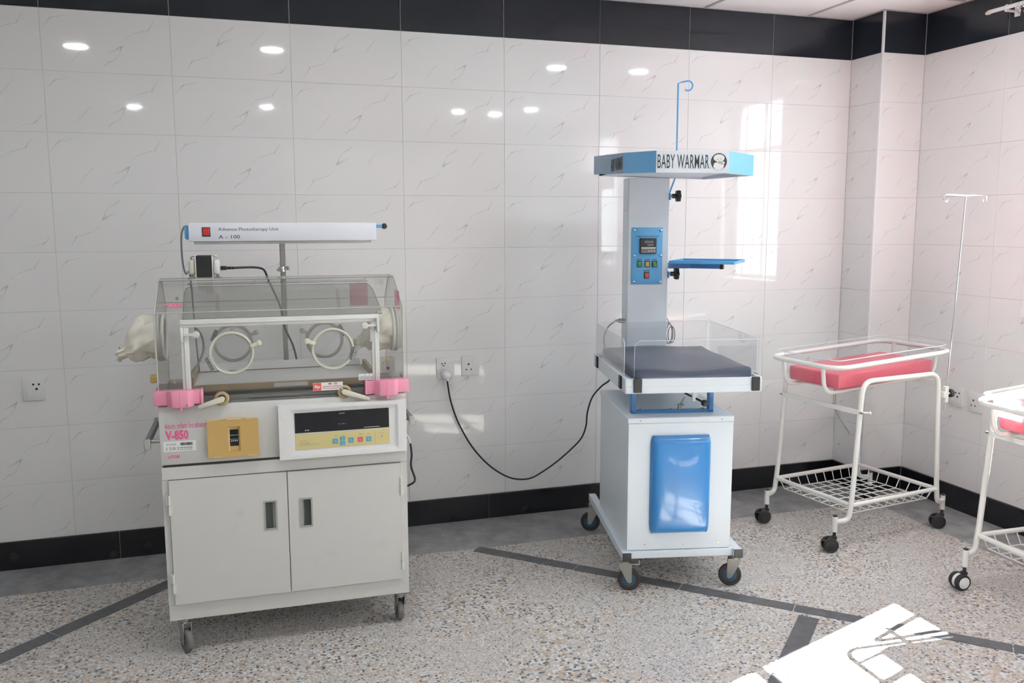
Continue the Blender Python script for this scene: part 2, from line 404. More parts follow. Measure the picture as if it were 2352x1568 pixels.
def lay_tiles(parent, frame, s0, s1, off, holes=(), white=True, top=True):
    """frame: 4x4 matrix taking (s, depth, z) of the wall to the world; tiles start on multiples of 0.6 from off"""
    g = .0012
    k0 = math.floor((s0 - off) / TW); k1 = math.ceil((s1 - off) / TW)
    for k in range(k0, k1):
        for r in range(-0, 10):
            x0, x1 = off + k * TW, off + (k + 1) * TW
            z0 = .15 + r * TH; z1 = z0 + TH
            if r == 9:
                if not top: continue
                z1 = ZC
            a, c = max(x0, s0), min(x1, s1)
            if a == s0 and c - a < .06: continue                     # no slivers: the next tile is cut wider
            if a - s0 > 0 and a - s0 < .06: a = s0
            if c - a < .01: continue
            for (q0, q1, y0, y1) in cut((a, c, z0, z1), holes):
                black = r == 9
                me = tile_mesh('black_tile' if black else 'tile', q1 - q0 - 2 * g, y1 - y0 - 1.4 * g, (q0 - x0) / TW, (q1 - x0) / TW, (y0 - z0) / TH, (y1 - z0) / TH, m_black if black else m_tile, (not black) and ((k * 3 + r * 5) % 7 in (1, 4)))
                o = bpy.data.objects.new('border_tile' if black else 'tile', me); COL.objects.link(o)
                o.matrix_world = frame @ Matrix.Translation((q0 + g, 0, y0 + .7 * g)) @ Matrix.Rotation(random.uniform(-.0011, .0011), 4, 'X') @ Matrix.Rotation(random.uniform(-.0007, .0007), 4, 'Z')
                o.parent = parent

def lay_skirting(parent, frame, joints, h=.15, t=.012):
    for a, c in zip(joints, joints[1:]):
        o = MB().box(a + .0012, c - .0012, -t, .004, 0, h, .0015).build('skirting_tile', m_skirt, parent)
        o.matrix_world = frame

F_BACK = Matrix.Identity(4)
wall_back = MB().box(XL, XR + .2, .0026, .2, 0, ZC + .25).build('wall_back', m_grout); tag(wall_back, kind='structure')
lay_tiles(wall_back, F_BACK, XL, 4.80, 0.0)
bb = MB().box(XL, 4.80, -.006, .0020, 0, .1485).build('baseboard_back', m_grout); tag(bb, kind='structure')
lay_skirting(bb, F_BACK, [XL, -1.88, -1.18, -.48, .213, .905, 1.597, 2.29, 3.0, 3.69, 4.38, 4.80])

# pillar in the corner
PX, PY = 4.80, -.29
pil = MB().box(PX + .0026, XR + .1, PY + .0026, .0026, 0, ZC + .25).build('wall_pillar', m_grout); tag(pil, kind='structure')
F_PF = Matrix.Translation((0, PY, 0))
lay_tiles(pil, F_PF, PX, XR, 4.80)
F_PS = Matrix.Translation((PX, 0, 0)) @ Matrix.Rotation(-PI / 2, 4, 'Z')
lay_tiles(pil, F_PS, 0.0, -PY, -.3)
MB().box(PX - .003, PX + .012, PY - .003, PY + .012, .15, ZC, .002).build('corner_trim', m_trimw, pil)
bp = MB().box(PX - .006, XR - .02, PY - .006, PY + .0020, 0, .1485).build('baseboard_pillar', m_grout); tag(bp, kind='structure')
lay_skirting(bp, F_PF, [PX - .01, XR - .012]); lay_skirting(bp, F_PS, [0.004, -PY + .0])

# right wall with the two windows
F_R = Matrix.Translation((XR, 0, 0)) @ Matrix.Rotation(-PI / 2, 4, 'Z')     # local x runs toward the camera (world -y)
b_ = MB()
X0, X1 = XR + .0026, XR + .22
ys = [.2, WIN[0][1], WIN[0][0], WIN[1][1], WIN[1][0], YF - .2]
for i in range(0, 5):
    if i % 2 == 0: b_.box(X0, X1, ys[i + 1], ys[i], 0, ZC + .25)
    else:
        w_ = WIN[i // 2]; b_.box(X0, X1, w_[0], w_[1], 0, w_[2]); b_.box(X0, X1, w_[0], w_[1], w_[3], ZC + .25)
wall_right = b_.build('wall_right', m_grout); tag(wall_right, kind='structure')
lay_tiles(wall_right, F_R, -PY, 3.8, .32, holes=[(-w[1], -w[0], w[2], w[3]) for w in WIN])
MB().box(XR, XR + .0095, YF, -3.8, .15, 1.30).build('lower_panel', m_paint, wall_right)
mb = MB(); mb.box(XR, XR + .0095, YF, WIN[1][0], 1.30, 2.85).box(XR, XR + .0095, WIN[1][1], -3.8, 1.30, 2.85).build('upper_panel', m_paint, wall_right)
MB().box(XR, XR + .0095, YF, -3.8, 2.85, ZC).build('border_band', m_black, wall_right)
br_ = MB().box(XR - .006, XR + .0020, YF, PY, 0, .1485).build('baseboard_right', m_grout); tag(br_, kind='structure')
lay_skirting(br_, F_R, [-PY + .012, 1.02, 1.715, 2.41, 3.1, 3.8, 4.5, 5.2, 5.9, -YF])

# window frames and glass
for n, w in enumerate(WIN, 1):
    y0, y1, z0, z1 = w; xw = XR + .13
    b_ = MB(); t_ = .055
    # architrave around the opening on the room side
    b_.box(XR - .012, XR, y0 - t_, y0, z0 - t_, z1 + t_, .002).box(XR - .012, XR, y1, y1 + t_, z0 - t_, z1 + t_, .002)
    b_.box(XR - .012, XR, y0, y1, z1, z1 + t_, .002).box(XR - .022, XR, y0 - t_, y1 + t_, z0 - t_, z0, .002)
    # reveal
    b_.box(XR, XR + .22, y0 - .006, y0, z0, z1).box(XR, XR + .22, y1, y1 + .006, z0, z1).box(XR, XR + .22, y0, y1, z1, z1 + .006).box(XR, XR + .22, y0, y1, z0 - .006, z0)
    wnd = b_.build('window_%d' % n, m_frame); tag(wnd, kind='structure')
    f = MB(); a = .035; ym = (y0 + y1) / 2; zt = z0 + (z1 - z0) * .72
    f.box(xw, xw + .05, y0, y0 + a, z0, z1).box(xw, xw + .05, y1 - a, y1, z0, z1).box(xw, xw + .05, y0 + a, y1 - a, z0, z0 + a).box(xw, xw + .05, y0 + a, y1 - a, z1 - a, z1)
    f.box(xw, xw + .05, ym - .02, ym + .02, z0 + a, z1 - a).box(xw, xw + .05, y0 + a, y1 - a, zt - .018, zt + .018)
    f.build('window_frame', m_frame, wnd)
    for (pa, pb) in ((y0 + a, ym - .02), (ym + .02, y1 - a)):
        for (qa, qb) in ((z0 + a, zt - .018), (zt + .018, z1 - a)):
            MB().box(xw + .023, xw + .027, pa, pb, qa, qb).build('pane', m_glass, wnd)
    ld = bpy.data.lights.new('window_portal', 'AREA'); ld.shape = 'RECTANGLE'; ld.size = z1 - z0; ld.size_y = y1 - y0; ld.energy = 1
    lo = bpy.data.objects.new('window_portal', ld); COL.objects.link(lo); lo.location = (XR + .24, ym, (z0 + z1) / 2); lo.rotation_euler = (0, PI / 2, 0)
    try: ld.cycles.is_portal = True
    except Exception: ld.energy = 0

# left and front walls (behind the camera, seen only in the tile's reflections)
wl = MB().box(XL - .15, XL, YF - .2, .2, 0, ZC + .25).build('wall_left', m_paint); tag(wl, kind='structure')
MB().box(XL, XL + .008, YF, 0, 2.85, ZC).build('border_band', m_black, wl)
wf = MB().box(XL - .15, XR + .22, YF - .15, YF, 0, ZC + .25).build('wall_front', m_paint); tag(wf, kind='structure')
MB().box(XL + .008, XR, YF, YF + .008, 2.85, ZC).build('border_band', m_black, wf)

# suspended ceiling
ce = MB().box(XL - .15, XR + .22, YF - .15, .2, ZC + .05, ZC + .2).build('ceiling', m_ceil); tag(ce, kind='structure')
PS = .74; xs_ = [4.44 + PS * k for k in range(-9, 1)]; xs_ = [XL] + [x for x in xs_ if x > XL + .05] + [XR]
ys_ = [0]; y = -.62
while y > YF + .1: ys_.append(y); y -= PS
ys_.append(YF)
pc = {}
for xa, xb in zip(xs_, xs_[1:]):
    for ya, yb in zip(ys_, ys_[1:]):
        if xb > PX and ya == 0: ya_ = PY if xa >= PX else 0
        else: ya_ = ya
        w_, d_ = round(xb - xa - .004, 3), round(ya_ - yb - .004, 3)
        if (w_, d_) not in pc: pc[(w_, d_)] = MB().box(0, w_, 0, d_, 0, .012).mesh('ceiling_panel', m_ceil)
        o = bpy.data.objects.new('ceiling_panel', pc[(w_, d_)]); COL.objects.link(o); o.location = (xa + .002, yb + .002, ZC); o.parent = ce
b_ = MB()
for x in xs_[1:-1]: b_.box(x - .011, x + .011, YF, 0, ZC - .004, ZC)
for y in ys_[1:-1]: b_.box(XL, XR, y - .011, y + .011, ZC - .004, ZC)
b_.build('ceiling_grid', m_tbar, ce)
b_ = MB(); e_ = .018
b_.box(XL, PX, -e_, 0, ZC - .004, ZC + .0005).box(PX - e_, PX, PY - e_, -e_, ZC - .004, ZC + .0005).box(PX, XR, PY - e_, PY, ZC - .004, ZC + .0005).box(XR - e_, XR, YF, PY - e_, ZC - .004, ZC + .0005)
b_.build('wall_angle', m_tbar, ce)
for (x, y) in ((-.16, -2.345), (1.22, -2.09), (3.53, -2.13), (4.297, -2.138), (-.085, -5.79), (1.31, -5.48), (3.475, -5.23), (3.95, -5.33), (4.25, -4.84)):
    d = MB().lathe((x, y, ZC - .004), (0, 0, -1), [(.076, .0), (.100, 0), (.100, .006), (.086, .014), (.076, .010)], 28).build('downlight', m_trimw, ce)
    MB().cyl((x, y, ZC - .006), (x, y, ZC - .013), .077, 28).build('diffuser', m_lamp, d)

# ------------------------------------------------------------------ casters shared by the incubator and the warmer
def fork_caster(parent, x, y, ztop, R, wdt, yaw, mfork, mtire, mhub, brake=False, zmount=.0):
    Mx = Matrix.Translation((x, y, 0)) @ Matrix.Rotation(yaw, 4, 'Z')
    b = MB(); b.M = Mx; tr = .022                                   # wheel trails the swivel pin
    b.box(-.032, .032, -.028, .028, ztop - .004, ztop, .001)
    b.cyl((0, 0, ztop - .022), (0, 0, ztop - .004), .024, 18).cyl((0, 0, ztop - .012), (0, 0, ztop - .009), .028, 18)
    for s_ in (-1, 1):
        yy = s_ * (wdt / 2 + .004)
        b.prism([(-.028, ztop - .022), (.032, ztop - .022), (.036, ztop - .040), (tr + .014, R - .010), (tr + .004, R - .017), (tr - .008, R - .010), (-.024, ztop - .044)], 'y', yy - .0014, yy + .0014)
    b.box(-.024, .026, -wdt / 2 - .005, wdt / 2 + .005, ztop - .026, ztop - .022)
    b.cyl((tr, -wdt / 2 - .010, R), (tr, wdt / 2 + .010, R), .006, 10)
    if brake:
        b.box(.030, .075, -.016, .016, ztop - .030, ztop - .024, .002).box(.066, .075, -.016, .016, ztop - .024, ztop - .006, .002)
    c = b.build('caster', mfork, parent)
    w = MB(); w.M = Mx; h = wdt / 2
    w.lathe((tr, 0, R), (0, 1, 0), [(R * .62, -h), (R * .9, -h), (R, -h * .55), (R, h * .55), (R * .9, h), (R * .62, h), (R * .62, -h)], 26)
    w.mi = 1; w.lathe((tr, 0, R), (0, 1, 0), [(0, -h * .7), (R * .3, -h * .9), (R * .64, -h * .8), (R * .64, h * .8), (R * .3, h * .9), (0, h * .7)], 22)
    w.build('wheel', [mtire, mhub], c)
    return c

# ------------------------------------------------------------------ infant incubator on its cabinet
inc = thing('infant_incubator', 'old cream infant incubator with clear hood on a two-door steel cabinet with casters', 'incubator', (1.042, -1.262, 0), -.022)
HW, DP = .503, .50
b = MB(); b.box(-HW, HW, .006, DP, .15, .808, .003)
b.box(-HW, HW, 0, .008, .755, .808, .002).box(-HW, HW, 0, .008, .15, .222, .002)
b.box(-HW, -.479, 0, .008, .222, .755).box(.474, HW, 0, .008, .222, .755)
cabinet = b.build('cabinet', m_cabw, inc)
MB().box(-.4785, .4735, .0045, .0058, .2225, .7545).build('door_recess', m_dark, inc)
for (x0, x1, hx0, hx1, hz0, hz1, side) in ((-.4765, -.0105, -.106, -.057, .511, .634, -1), (-.0075, .4715, .040, .089, .508, .632, 1)):
    d = MB().ringplate(x0, x1, .2245, .7525, hx0, hx1, hz0, hz1, -.0135, .0035).build('door', m_cabw, inc)
    p = MB(); p.ringplate(hx0 - .003, hx1 + .003, hz0 - .003, hz1 + .003, hx0 + .004, hx1 - .004, hz0 + .004, hz1 - .004, -.0155, -.0130)
    gx = hx1 if side < 0 else hx0                                   # sloping side of the cup
    dx = -.016 if side < 0 else .016
    p.prism([(gx, -.0134), (gx + dx, .0030), (gx, .0030)], 'z', hz0 + .002, hz1 - .002)
    h = p.build('recessed_pull', m_pull, d)
    MB().box(hx0 + .001, hx1 - .001, .0026, .0034, hz0 + .001, hz1 - .001).build('pull_lining', m_pullin, d)
    hx = -.4785 if side < 0 else .4735
    for za in ((.611, .276) if side < 0 else (.610, .268)):
        q = MB().cyl((hx, -.016, za), (hx, -.016, za + .040), .0055, 12).cyl((hx, -.016, za + .042), (hx, -.016, za + .083), .0055, 12)
        q.box(hx - .012, hx + .002, -.0145, -.0005, za + .043, za + .082)
        q.box(hx - .002, hx + .012, -.0155, -.0130, za + .001, za + .039)
        q.build('hinge', m_frost, d)
for (x, y, a) in ((-.452, .045, -1.15), (.468, .045, 1.62), (-.452, .445, 2.2), (.468, .445, 1.2)):
    fork_caster(inc, x, y, .15, .049, .026, a, m_zinc, m_tireg, m_tireg)
# control body
b = MB(); b.box(-HW, HW, -.004, DP, .818, 1.062, .006, 2)
body = b.build('control_body', m_cabw, inc)
MB().box(-HW + .008, HW - .008, .004, DP - .006, .808, .818).build('base_gap', m_dark, inc)
text('lettering', 'Atom Infant Incubator', body, m_pinkd, -.481, -.319, .969, .993, -.0046, bold=.004)
text('lettering', 'V-850', body, m_pinkd, -.480, -.391, .922, .962, -.0046, bold=.045)
text('lettering', 'ATOM', body, m_pinkd, -.476, -.428, .846, .859, -.0046, shear=.35, bold=.04)
lab = MB().box(-.489, -.364, -.0052, -.004, .874, .916).build('asset_label', m_paper, body)
text('lettering', '1583', lab, m_inkg, -.478, -.430, .880, .894, -.0056)
text('lettering', '병원물품', lab, m_inkg, -.478, -.440, .900, .909, -.0056)
bar = MB(); x = -.424
random.seed(3)
while x < -.378:
    w_ = random.choice((.0008, .0014, .002)); bar.box(x, x + w_, -.0058, -.0052, .898, .910); x += w_ + random.choice((.0007, .0012))
tag(bar.build('barcode', m_ink, lab), kind='stuff')
ln = MB()
for k in range(7): ln.box(-.427 + k * .0072, -.4225 + k * .0072, -.0056, -.0052, .886, .892).box(-.425 + k * .0068, -.421 + k * .0068, -.0056, -.0052, .879, .883)
tag(ln.build('print_line', m_inkg, lab), kind='stuff')
# mustard filter box with its window
q = MB(); q.ringplate(-.319, -.117, .840, .994, -.238, -.190, .862, .968, -.026, -.004)
q.box(-.265, -.165, -.0235, -.006, .993, .997, .001)
bx = q.build('filter_box', m_must, inc)
q = MB(); q.prism([(-.238, -.0255), (-.229, -.010), (-.238, -.010)], 'z', .862, .968).prism([(-.190, -.0255), (-.199, -.010), (-.190, -.010)], 'z', .862, .968)
q.box(-.2378, -.1902, -.0125, -.006, .862, .968)
q.box(-.297, -.266, -.0268, -.0255, .8395, .845).box(-.162, -.133, -.0268, -.0255, .8395, .845)
q.box(-.245, -.185, -.030, -.012, .994, 1.001, .002)
q.build('box_bevel', m_mustd, bx)
wn_ = MB().box(-.2315, -.1965, -.0138, -.0125, .883, .952).build('sight_window', m_screen, bx)
q = MB().box(-.2312, -.1968, -.0145, -.0138, .928, .9294).box(-.2312, -.1968, -.0145, -.0138, .911, .912)
for k in range(4): q.box(-.226 + k * .007, -.222 + k * .007, -.0145, -.0138, .902, .907)
tag(q.build('scale_mark', m_inkw, wn_), kind='stuff')
# control panel
q = MB(); q.ringplate(-.036, .498, .8135, 1.040, .010, .462, .828, 1.025, -.040, -.004)
q.ringplate(.010, .462, .828, 1.025, .016, .456, .834, 1.019, -.036, -.010)
panel = q.build('control_panel', m_panelw, inc)
q = MB().box(.016, .456, -.030, -.008, .834, 1.019).build('panel_face', m_panelw, panel)
dsp = MB().box(.029, .424, -.0325, -.0298, .9215, 1.007, .0008).build('display', m_screen, panel)
text('lettering', '温度制御', dsp, m_inkw, .212, .236, .994, .998, -.0330)
text('lettering', 'ヒーター', dsp, m_inkw, .210, .242, .9485, .9525, -.0330)
q = MB()
for k in range(2): q.box(.070 + k * .010, .076 + k * .010, -.0330, -.0325, .930, .9335)
for k in range(16): q.box(.316 + k * .0042, .3188 + k * .0042, -.0330, -.0325, .9275, .930)
tag(q.build('print_line', m_inkw, dsp), kind='stuff')
mem = MB().box(.029, .426, -.0322, -.0298, .8505, .9165, .0008).build('key_membrane', m_memb, panel)
for k, s_ in enumerate(('ATOM', 'INTELLIGENT', 'ENVIRONMENT CONTROL')):
    text('lettering', s_, mem, m_inkg, .046, (.072, .089, .131)[k], .8845 - k * .0085, .8895 - k * .0085, -.0326)
for (kx, kz, mk) in ((.194, .877, m_kblue), (.224, .886, m_kblue), (.224, .866, m_kblue), (.260, .8765, m_kblue), (.299, .8765, m_kred), (.3355, .8765, m_kblue)):
    hh = .0085 if kx == .224 else .011
    key = MB().box(kx - .011, kx + .011, -.0335, -.0320, kz - hh, kz + hh, .0012).build('key', mk, mem)
    MB().box(kx - .005, kx + .003, -.0338, -.0335, kz + .001, kz + .0022).box(kx - .002, kx + .006, -.0338, -.0335, kz - .004, kz - .003).build('key_print', m_inkw, key)
q = MB().box(.363, .3636, -.0326, -.0322, .8525, .9145)
for kx in (.197, .228, .302, .338): q.box(kx - .008, kx + .006, -.0326, -.0322, .8985, .9005)
q.box(.384, .387, -.0326, -.0322, .898, .901).box(.395, .398, -.0326, -.0322, .898, .901).cyl((.392, -.0322, .884), (.392, -.0332, .884), .0035, 12)
tag(q.build('print_line', m_inkg, mem), kind='stuff')
# side rails
for (sx, ya, yb) in ((-1, .03, .45), (1, .14, .46)):
    xb = sx * (HW + .050)
    r = MB().box(xb - .010, xb + .010, ya, yb, .893, .922, .003)
    r.build('side_rail', m_greyd, inc)
    for (ea, eb) in ((ya - .012, ya + .006), (yb - .006, yb + .012)): MB().box(xb - .013, xb + .013, ea, eb, .882, .925, .004).build('rail_end', m_railend, inc)
    for yy in (ya + .05, yb - .05): MB().cyl((sx * (HW - .004), yy, .903), (xb, yy, .903), .008, 12).cyl((sx * (HW - .004), yy, .903), (sx * (HW + .008), yy, .903), .014, 12).build('rail_post', m_zinc, inc)
# deck, bed tray, rollers with lever handles
b = MB(); b.box(-HW + .004, HW - .004, .006, DP - .006, 1.062, 1.072, .002).box(-.33, .33, .012, .024, 1.072, 1.092).box(-.15, .26, .004, .012, 1.076, 1.089, .003)
b.build('deck', m_greyd, inc)
b = MB(); b.box(-.395, .395, .085, .094, 1.098, 1.126, .002).box(-.395, .395, .440, .448, 1.098, 1.126, .002).box(-.395, -.387, .094, .440, 1.098, 1.126, .002).box(.387, .395, .094, .440, 1.098, 1.126, .002).box(-.39, .39, .09, .445, 1.094, 1.100)
tray = b.build('bed_tray', m_tan, inc)
for rx_ in (-.36, .34): MB().box(rx_, rx_ + .02, .10, .43, 1.072, 1.0945).build('tray_runner', m_greyd, inc)
MB().box(-.045, .095, .0838, .0851, 1.103, 1.120).build('tray_label', m_frost, tray)
for (kx, ex, ez) in ((-.256, -.345, 1.056), (.240, .340, 1.050)):
    r = MB(); r.torus((kx, -.006, 1.083), (0, 1, 0), .022, .0085, 26, 10); r.box(kx - .01, kx + .01, -.002, .012, 1.06, 1.072)
    rg = r.build('roller_ring', m_tan, inc)
    MB().cyl((kx, -.012, 1.083), (kx, .008, 1.083), .019, 20).build('roller_hub', m_blk, rg)
    d = Vector((ex - kx, 0, ez - 1.083)); n_ = Vector((-d.z, 0, d.x)).normalized()
    P = [(kx + n_.x * .013 - d.x * .06, 1.083 + n_.z * .013 - d.z * .06), (ex + n_.x * .008, ez + n_.z * .008), (ex + d.x * .06, ez + d.z * .06), (ex - n_.x * .008, ez - n_.z * .008), (kx - n_.x * .011 - d.x * .06, 1.083 - n_.z * .011 - d.z * .06), (kx - d.x * .16, 1.083 - d.z * .16)]
    MB().prism(P, 'y', -.030, -.014, .003).build('lever', m_cream, rg)
# pink corner clamps
for sx in (-1, 1):
    xo = sx * .516; xi = sx * .326; xm = sx * .415
    q = MB()
    q.box(min(xo, xi), max(xo, xi), -.022, .035, 1.068, 1.126, .006, 2)
    q.prism([(xm - .052, -.020), (xm - .030, -.052), (xm + .034, -.052), (xm + .054, -.020)], 'z', 1.062, 1.130, .004)
    q.box(xo - .004 if sx > 0 else xo, xo if sx > 0 else xo + .004, -.018, .20, 1.070, 1.118, .002)
    q.box(min(xi, xi + sx * .012), max(xi, xi + sx * .012), -.028, .030, 1.068, 1.128, .003)
    q.cyl((xm + .002, -.036, 1.064), (xm + .002, -.036, 1.052), .006, 10).sphere((xm + .002, -.036, 1.052), .0075, 10)
    c = q.build('corner_clamp', m_pink, inc)
    q = MB().box(xm - .0006, xm + .0006, -.0526, -.050, 1.063, 1.129); q.build('seam', m_pinkd, c)
    MB().cyl((xm - sx * .026, -.053, 1.072), (xm - sx * .026, -.050, 1.072), .0045, 10).build('screw', m_steel, c)
# clear hood: front and back walls, slopes, top, two ends
ZB, ZK, ZT, YK, YT0, YT1 = 1.072, 1.440, 1.556, 0.0, .235, .375
HX = .497; th = .005
prof = [(YK, ZB), (YK, ZK), (YT0, ZT), (YT1, ZT), (DP, ZK), (DP, ZB)]
q = MB()
def sheet(q, a, b_, x0, x1):
    a, b_ = Vector((0, *a)), Vector((0, *b_)); d = (b_ - a).normalized(); n_ = Vector((0, d.z, -d.y)) * th
    P = [(a.y, a.z), (b_.y, b_.z), (b_.y + n_.y, b_.z + n_.z), (a.y + n_.y, a.z + n_.z)]
    q.prism(P, 'x', x0, x1)
for i in range(5): sheet(q, prof[i], prof[i + 1], -HX, HX)
for sx in (-1, 1):
    q.prism(prof, 'x', sx * HX - .0025, sx * HX + .0025)
hood = q.build('hood', m_hood, inc)
q = MB()
for sx in (-1, 1): q.tube([(sx * HX, p[0], p[1]) for p in prof], .0032, 6)
for p in prof[1:5]: q.cyl((-HX, p[0], p[1]), (HX, p[0], p[1]), .0018, 6)
q.build('hood_edge', m_hoode, hood)
# inner wall panel under the front slope and under the top
ia, ib = Vector((YK + .022, ZK - .030)), Vector((YT0 + .012, ZT - .030))
q = MB()
def ip(x, t): v = ia + (ib - ia) * t; return (x, v.x, v.y)
q.mi = 0
b2 = bmesh.new()
outl = [(-.393, .0), (.412, .0), (.408, .25), (.398, .78), (.388, .93), (.372, 1.0), (-.372, 1.0), (-.388, .95), (-.393, .8)]
A = [b2.verts.new(ip(x, t)) for x, t in outl]; B = [b2.verts.new(Vector(ip(x, t)) + Vector((0, .003, -.004))) for x, t in outl]
b2.faces.new(A); b2.faces.new(B[::-1])
for i in range(len(A)): b2.faces.new((A[i], B[i], B[(i + 1) % len(A)], A[(i + 1) % len(A)]))
bmesh.ops.recalc_face_normals(b2, faces=b2.faces[:]); q._merge(b2)
iw = q.build('inner_wall', m_inner, inc)
MB().tube([ip(x, t) for x, t in outl] + [ip(*outl[0])], .0016, 6).build('inner_wall_edge', m_greyd, iw)
MB().box(-.385, .385, YT0 + .02, YT1 - .01, ZT - .024, ZT - .020).build('inner_roof', m_inner, inc)
# access door frame
q = MB(); x0, x1, z0, z1 = -.402, .392, 1.126, 1.412; fw = .032
q.box(x0, x1, -.016, -.001, z1 - fw, z1, .003, 2).box(x0, x0 + fw, -.016, -.001, z0, z1 - fw, .003, 2).box(x1 - fw, x1, -.016, -.001, z0, z1 - fw, .003, 2)
q.box(x0 + .004, x1 - .004, -.020, -.015, z1 - fw * .62, z1 - fw * .38, .002).box(x0 + fw * .38, x0 + fw * .62, -.020, -.015, z0, z1 - fw, .002).box(x1 - fw * .62, x1 - fw * .38, -.020, -.015, z0, z1 - fw, .002)
door = q.build('access_door', m_frost, inc)
MB().box(x0 + fw, x1 - fw, -.010, -.006, 1.090, z1 - fw).build('door_sheet', m_acr, door)
for (lx, lz, sx) in ((x0 + .012, 1.352, -1), (x1 - .012, 1.365, 1)):
    q = MB(); q.box(lx + sx * .006 - .006, lx + sx * .006 + .006, -.034, -.016, lz - .030, lz + .030, .003)
    q.box(min(lx, lx - sx * .05), max(lx, lx - sx * .05), -.030, -.022, lz - .005, lz + .005, .002)
    q.cyl((lx - sx * .048, -.032, lz), (lx - sx * .048, -.014, lz), .014, 18).cyl((lx - sx * .048, -.036, lz), (lx - sx * .048, -.032, lz), .008, 14)
    q.build('door_latch', m_frost, inc)
# round ports, front and back
def port(x, z, y, side, hinge_xz, latch_xz, nm, sy=-1):
    q = MB(); q.torus((x, y, z), (0, 1, 0), .0835, .0058, 48, 10); q.torus((x, y - sy * .004, z), (0, 1, 0), .0765, .0028, 44, 6)
    pr = q.build('port_ring', m_ring, inc)
    MB().cyl((x, y - .0015, z), (x, y + .0015, z), .076, 36).build('port_pane', m_acr, pr)
    hx, hz = hinge_xz; a = math.atan2(hz - z, hx - x)
    q = MB(); R_ = Matrix.Translation((hx, y + sy * .006, hz)) @ Matrix.Rotation(-a, 4, 'Y')
    q.M = R_; q.box(-.012, .012, -.006, .006, -.028, .028, .002); q.box(-.010, .012, -.010, -.005, -.024, -.008, .001); q.box(-.010, .012, -.010, -.005, .008, .024, .001); q.cyl((-.004, -.009, -.028), (-.004, -.009, .028), .004, 8); q.cyl((.004, -.012, 0), (.004, -.006, 0), .006, 10)
    q.build('port_hinge', m_chrd, pr)
    lx, lz = latch_xz
    q = MB(); a = math.atan2(lz - z, lx - x); q.M = Matrix.Translation((lx, y + sy * .008, lz)) @ Matrix.Rotation(-a, 4, 'Y')
    q.box(-.026, .010, -.006, .006, -.008, .008, .003).sphere((.010, 0, 0), .013, 12, (1, .7, 1)).box(.004, .020, -.010, .004, -.012, .012, .004)
    q.build('port_latch', m_cream, pr)
port(-.210, 1.270, -.014, 1, (-.292, 1.232), (-.112, 1.304), 'f')
port(.196, 1.270, -.014, 1, (.282, 1.247), (.100, 1.304), 'f')
port(-.212, 1.245, DP + .006, 1, (-.292, 1.28), (-.118, 1.285), 'b', 1)
port(.205, 1.242, DP + .006, 1, (.285, 1.285), (.112, 1.285), 'b', 1)
# clear corner fittings, screws and small parts
MB().box(-.462, -.408, .030, .085, 1.085, 1.160, .008, 2).cyl((-.475, .05, 1.10), (-.455, .05, 1.10), .012, 14).build('clear_fitting', m_clear, inc)
MB().cyl((.430, .004, 1.175), (.430, .034, 1.175), .028, 24).box(.405, .465, .03, .08, 1.135, 1.215, .008, 2).build('clear_fitting', m_clear, inc)
MB().cyl((-.435, .024, 1.155), (-.435, .034, 1.155), .006, 10).build('brass_screw', m_mustd, inc)
MB().cyl((.432, .0, 1.212), (.432, .030, 1.212), .006, 10).build('brass_screw', m_mustd, inc)
MB().box(.424, .436, .001, .005, 1.168, 1.180, .001).build('fitting_slot', m_dark, inc)
MB().cyl((-.415, .098, 1.492), (-.415, .092, 1.488), .006, 12).build('hood_screw', m_steel, hood)
MB().box(.353, .361, -.016, -.010, 1.302, 1.348, .001).cyl((.357, -.018, 1.30), (.357, -.010, 1.30), .006, 8).build('thermometer_clip', m_steel, inc)
MB().box(-HW - .028, -HW - .002, .06, .10, 1.150, 1.180, .003).build('side_knob', m_must, inc)
text('lettering', 'V-850', hood, m_pinkd, -.462, -.392, 1.4585, 1.487, .0375, bold=.05, rot=Matrix.Translation((0, .0375, 1.4585)) @ Matrix.Rotation(-1.11, 4, 'X') @ Matrix.Translation((0, -.0375, -1.4585)))
MB().box(.327, .412, DP - .012, DP - .009, 1.405, 1.510).build('pink_label', m_pinkl, hood)
MB().box(HX - .006, HX - .004, .06, .17, 1.42, 1.50).build('pink_label', m_pinkl, hood)
lb = MB().box(.110, .234, -.0135, -.0102, 1.094, 1.128).build('warning_label', m_paper, inc)
MB().box(.111, .144, -.0142, -.0135, 1.095, 1.127).build('label_red_square', m_red, lb)
q = MB(); q.M = Matrix.Translation((.127, -.0146, 1.111)) @ Matrix.Rotation(.5, 4, 'Y')
q.box(-.011, .009, -.0003, .0003, -.004, .004).box(.002, .012, -.0003, .0003, .001, .007).box(-.008, -.005, -.0003, .0003, -.009, 0).box(.002, .005, -.0003, .0003, -.009, 0)
q.build('label_symbol', m_inkw, lb)
text('lettering', '警 告', lb, m_ink, .172, .212, 1.118, 1.126, -.0139)
q = MB()
for k in range(13): q.box(.150 + k * .0061, .1545 + k * .0061, -.0139, -.0135, 1.1085, 1.1125)
tag(q.build('print_line', m_red, lb), kind='stuff')
q = MB()
for k in range(14): q.box(.149 + k * .0057, .153 + k * .0057, -.0139, -.0135, 1.1005, 1.1035)
tag(q.build('print_line', m_inkg, lb), kind='stuff')
lb = MB().box(.302, .372, -.0135, -.0102, 1.130, 1.157).build('notice_label', m_paper, inc)
q = MB().box(.326, .330, -.0139, -.0135, 1.150, 1.154).box(.345, .349, -.0139, -.0135, 1.150, 1.154)
for k in range(3):
    for j in range(10): q.box(.306 + j * .0062, .311 + j * .0062, -.0139, -.0135, 1.143 - k * .0048, 1.1455 - k * .0048)
tag(q.build('print_line', m_inkg, lb), kind='stuff')
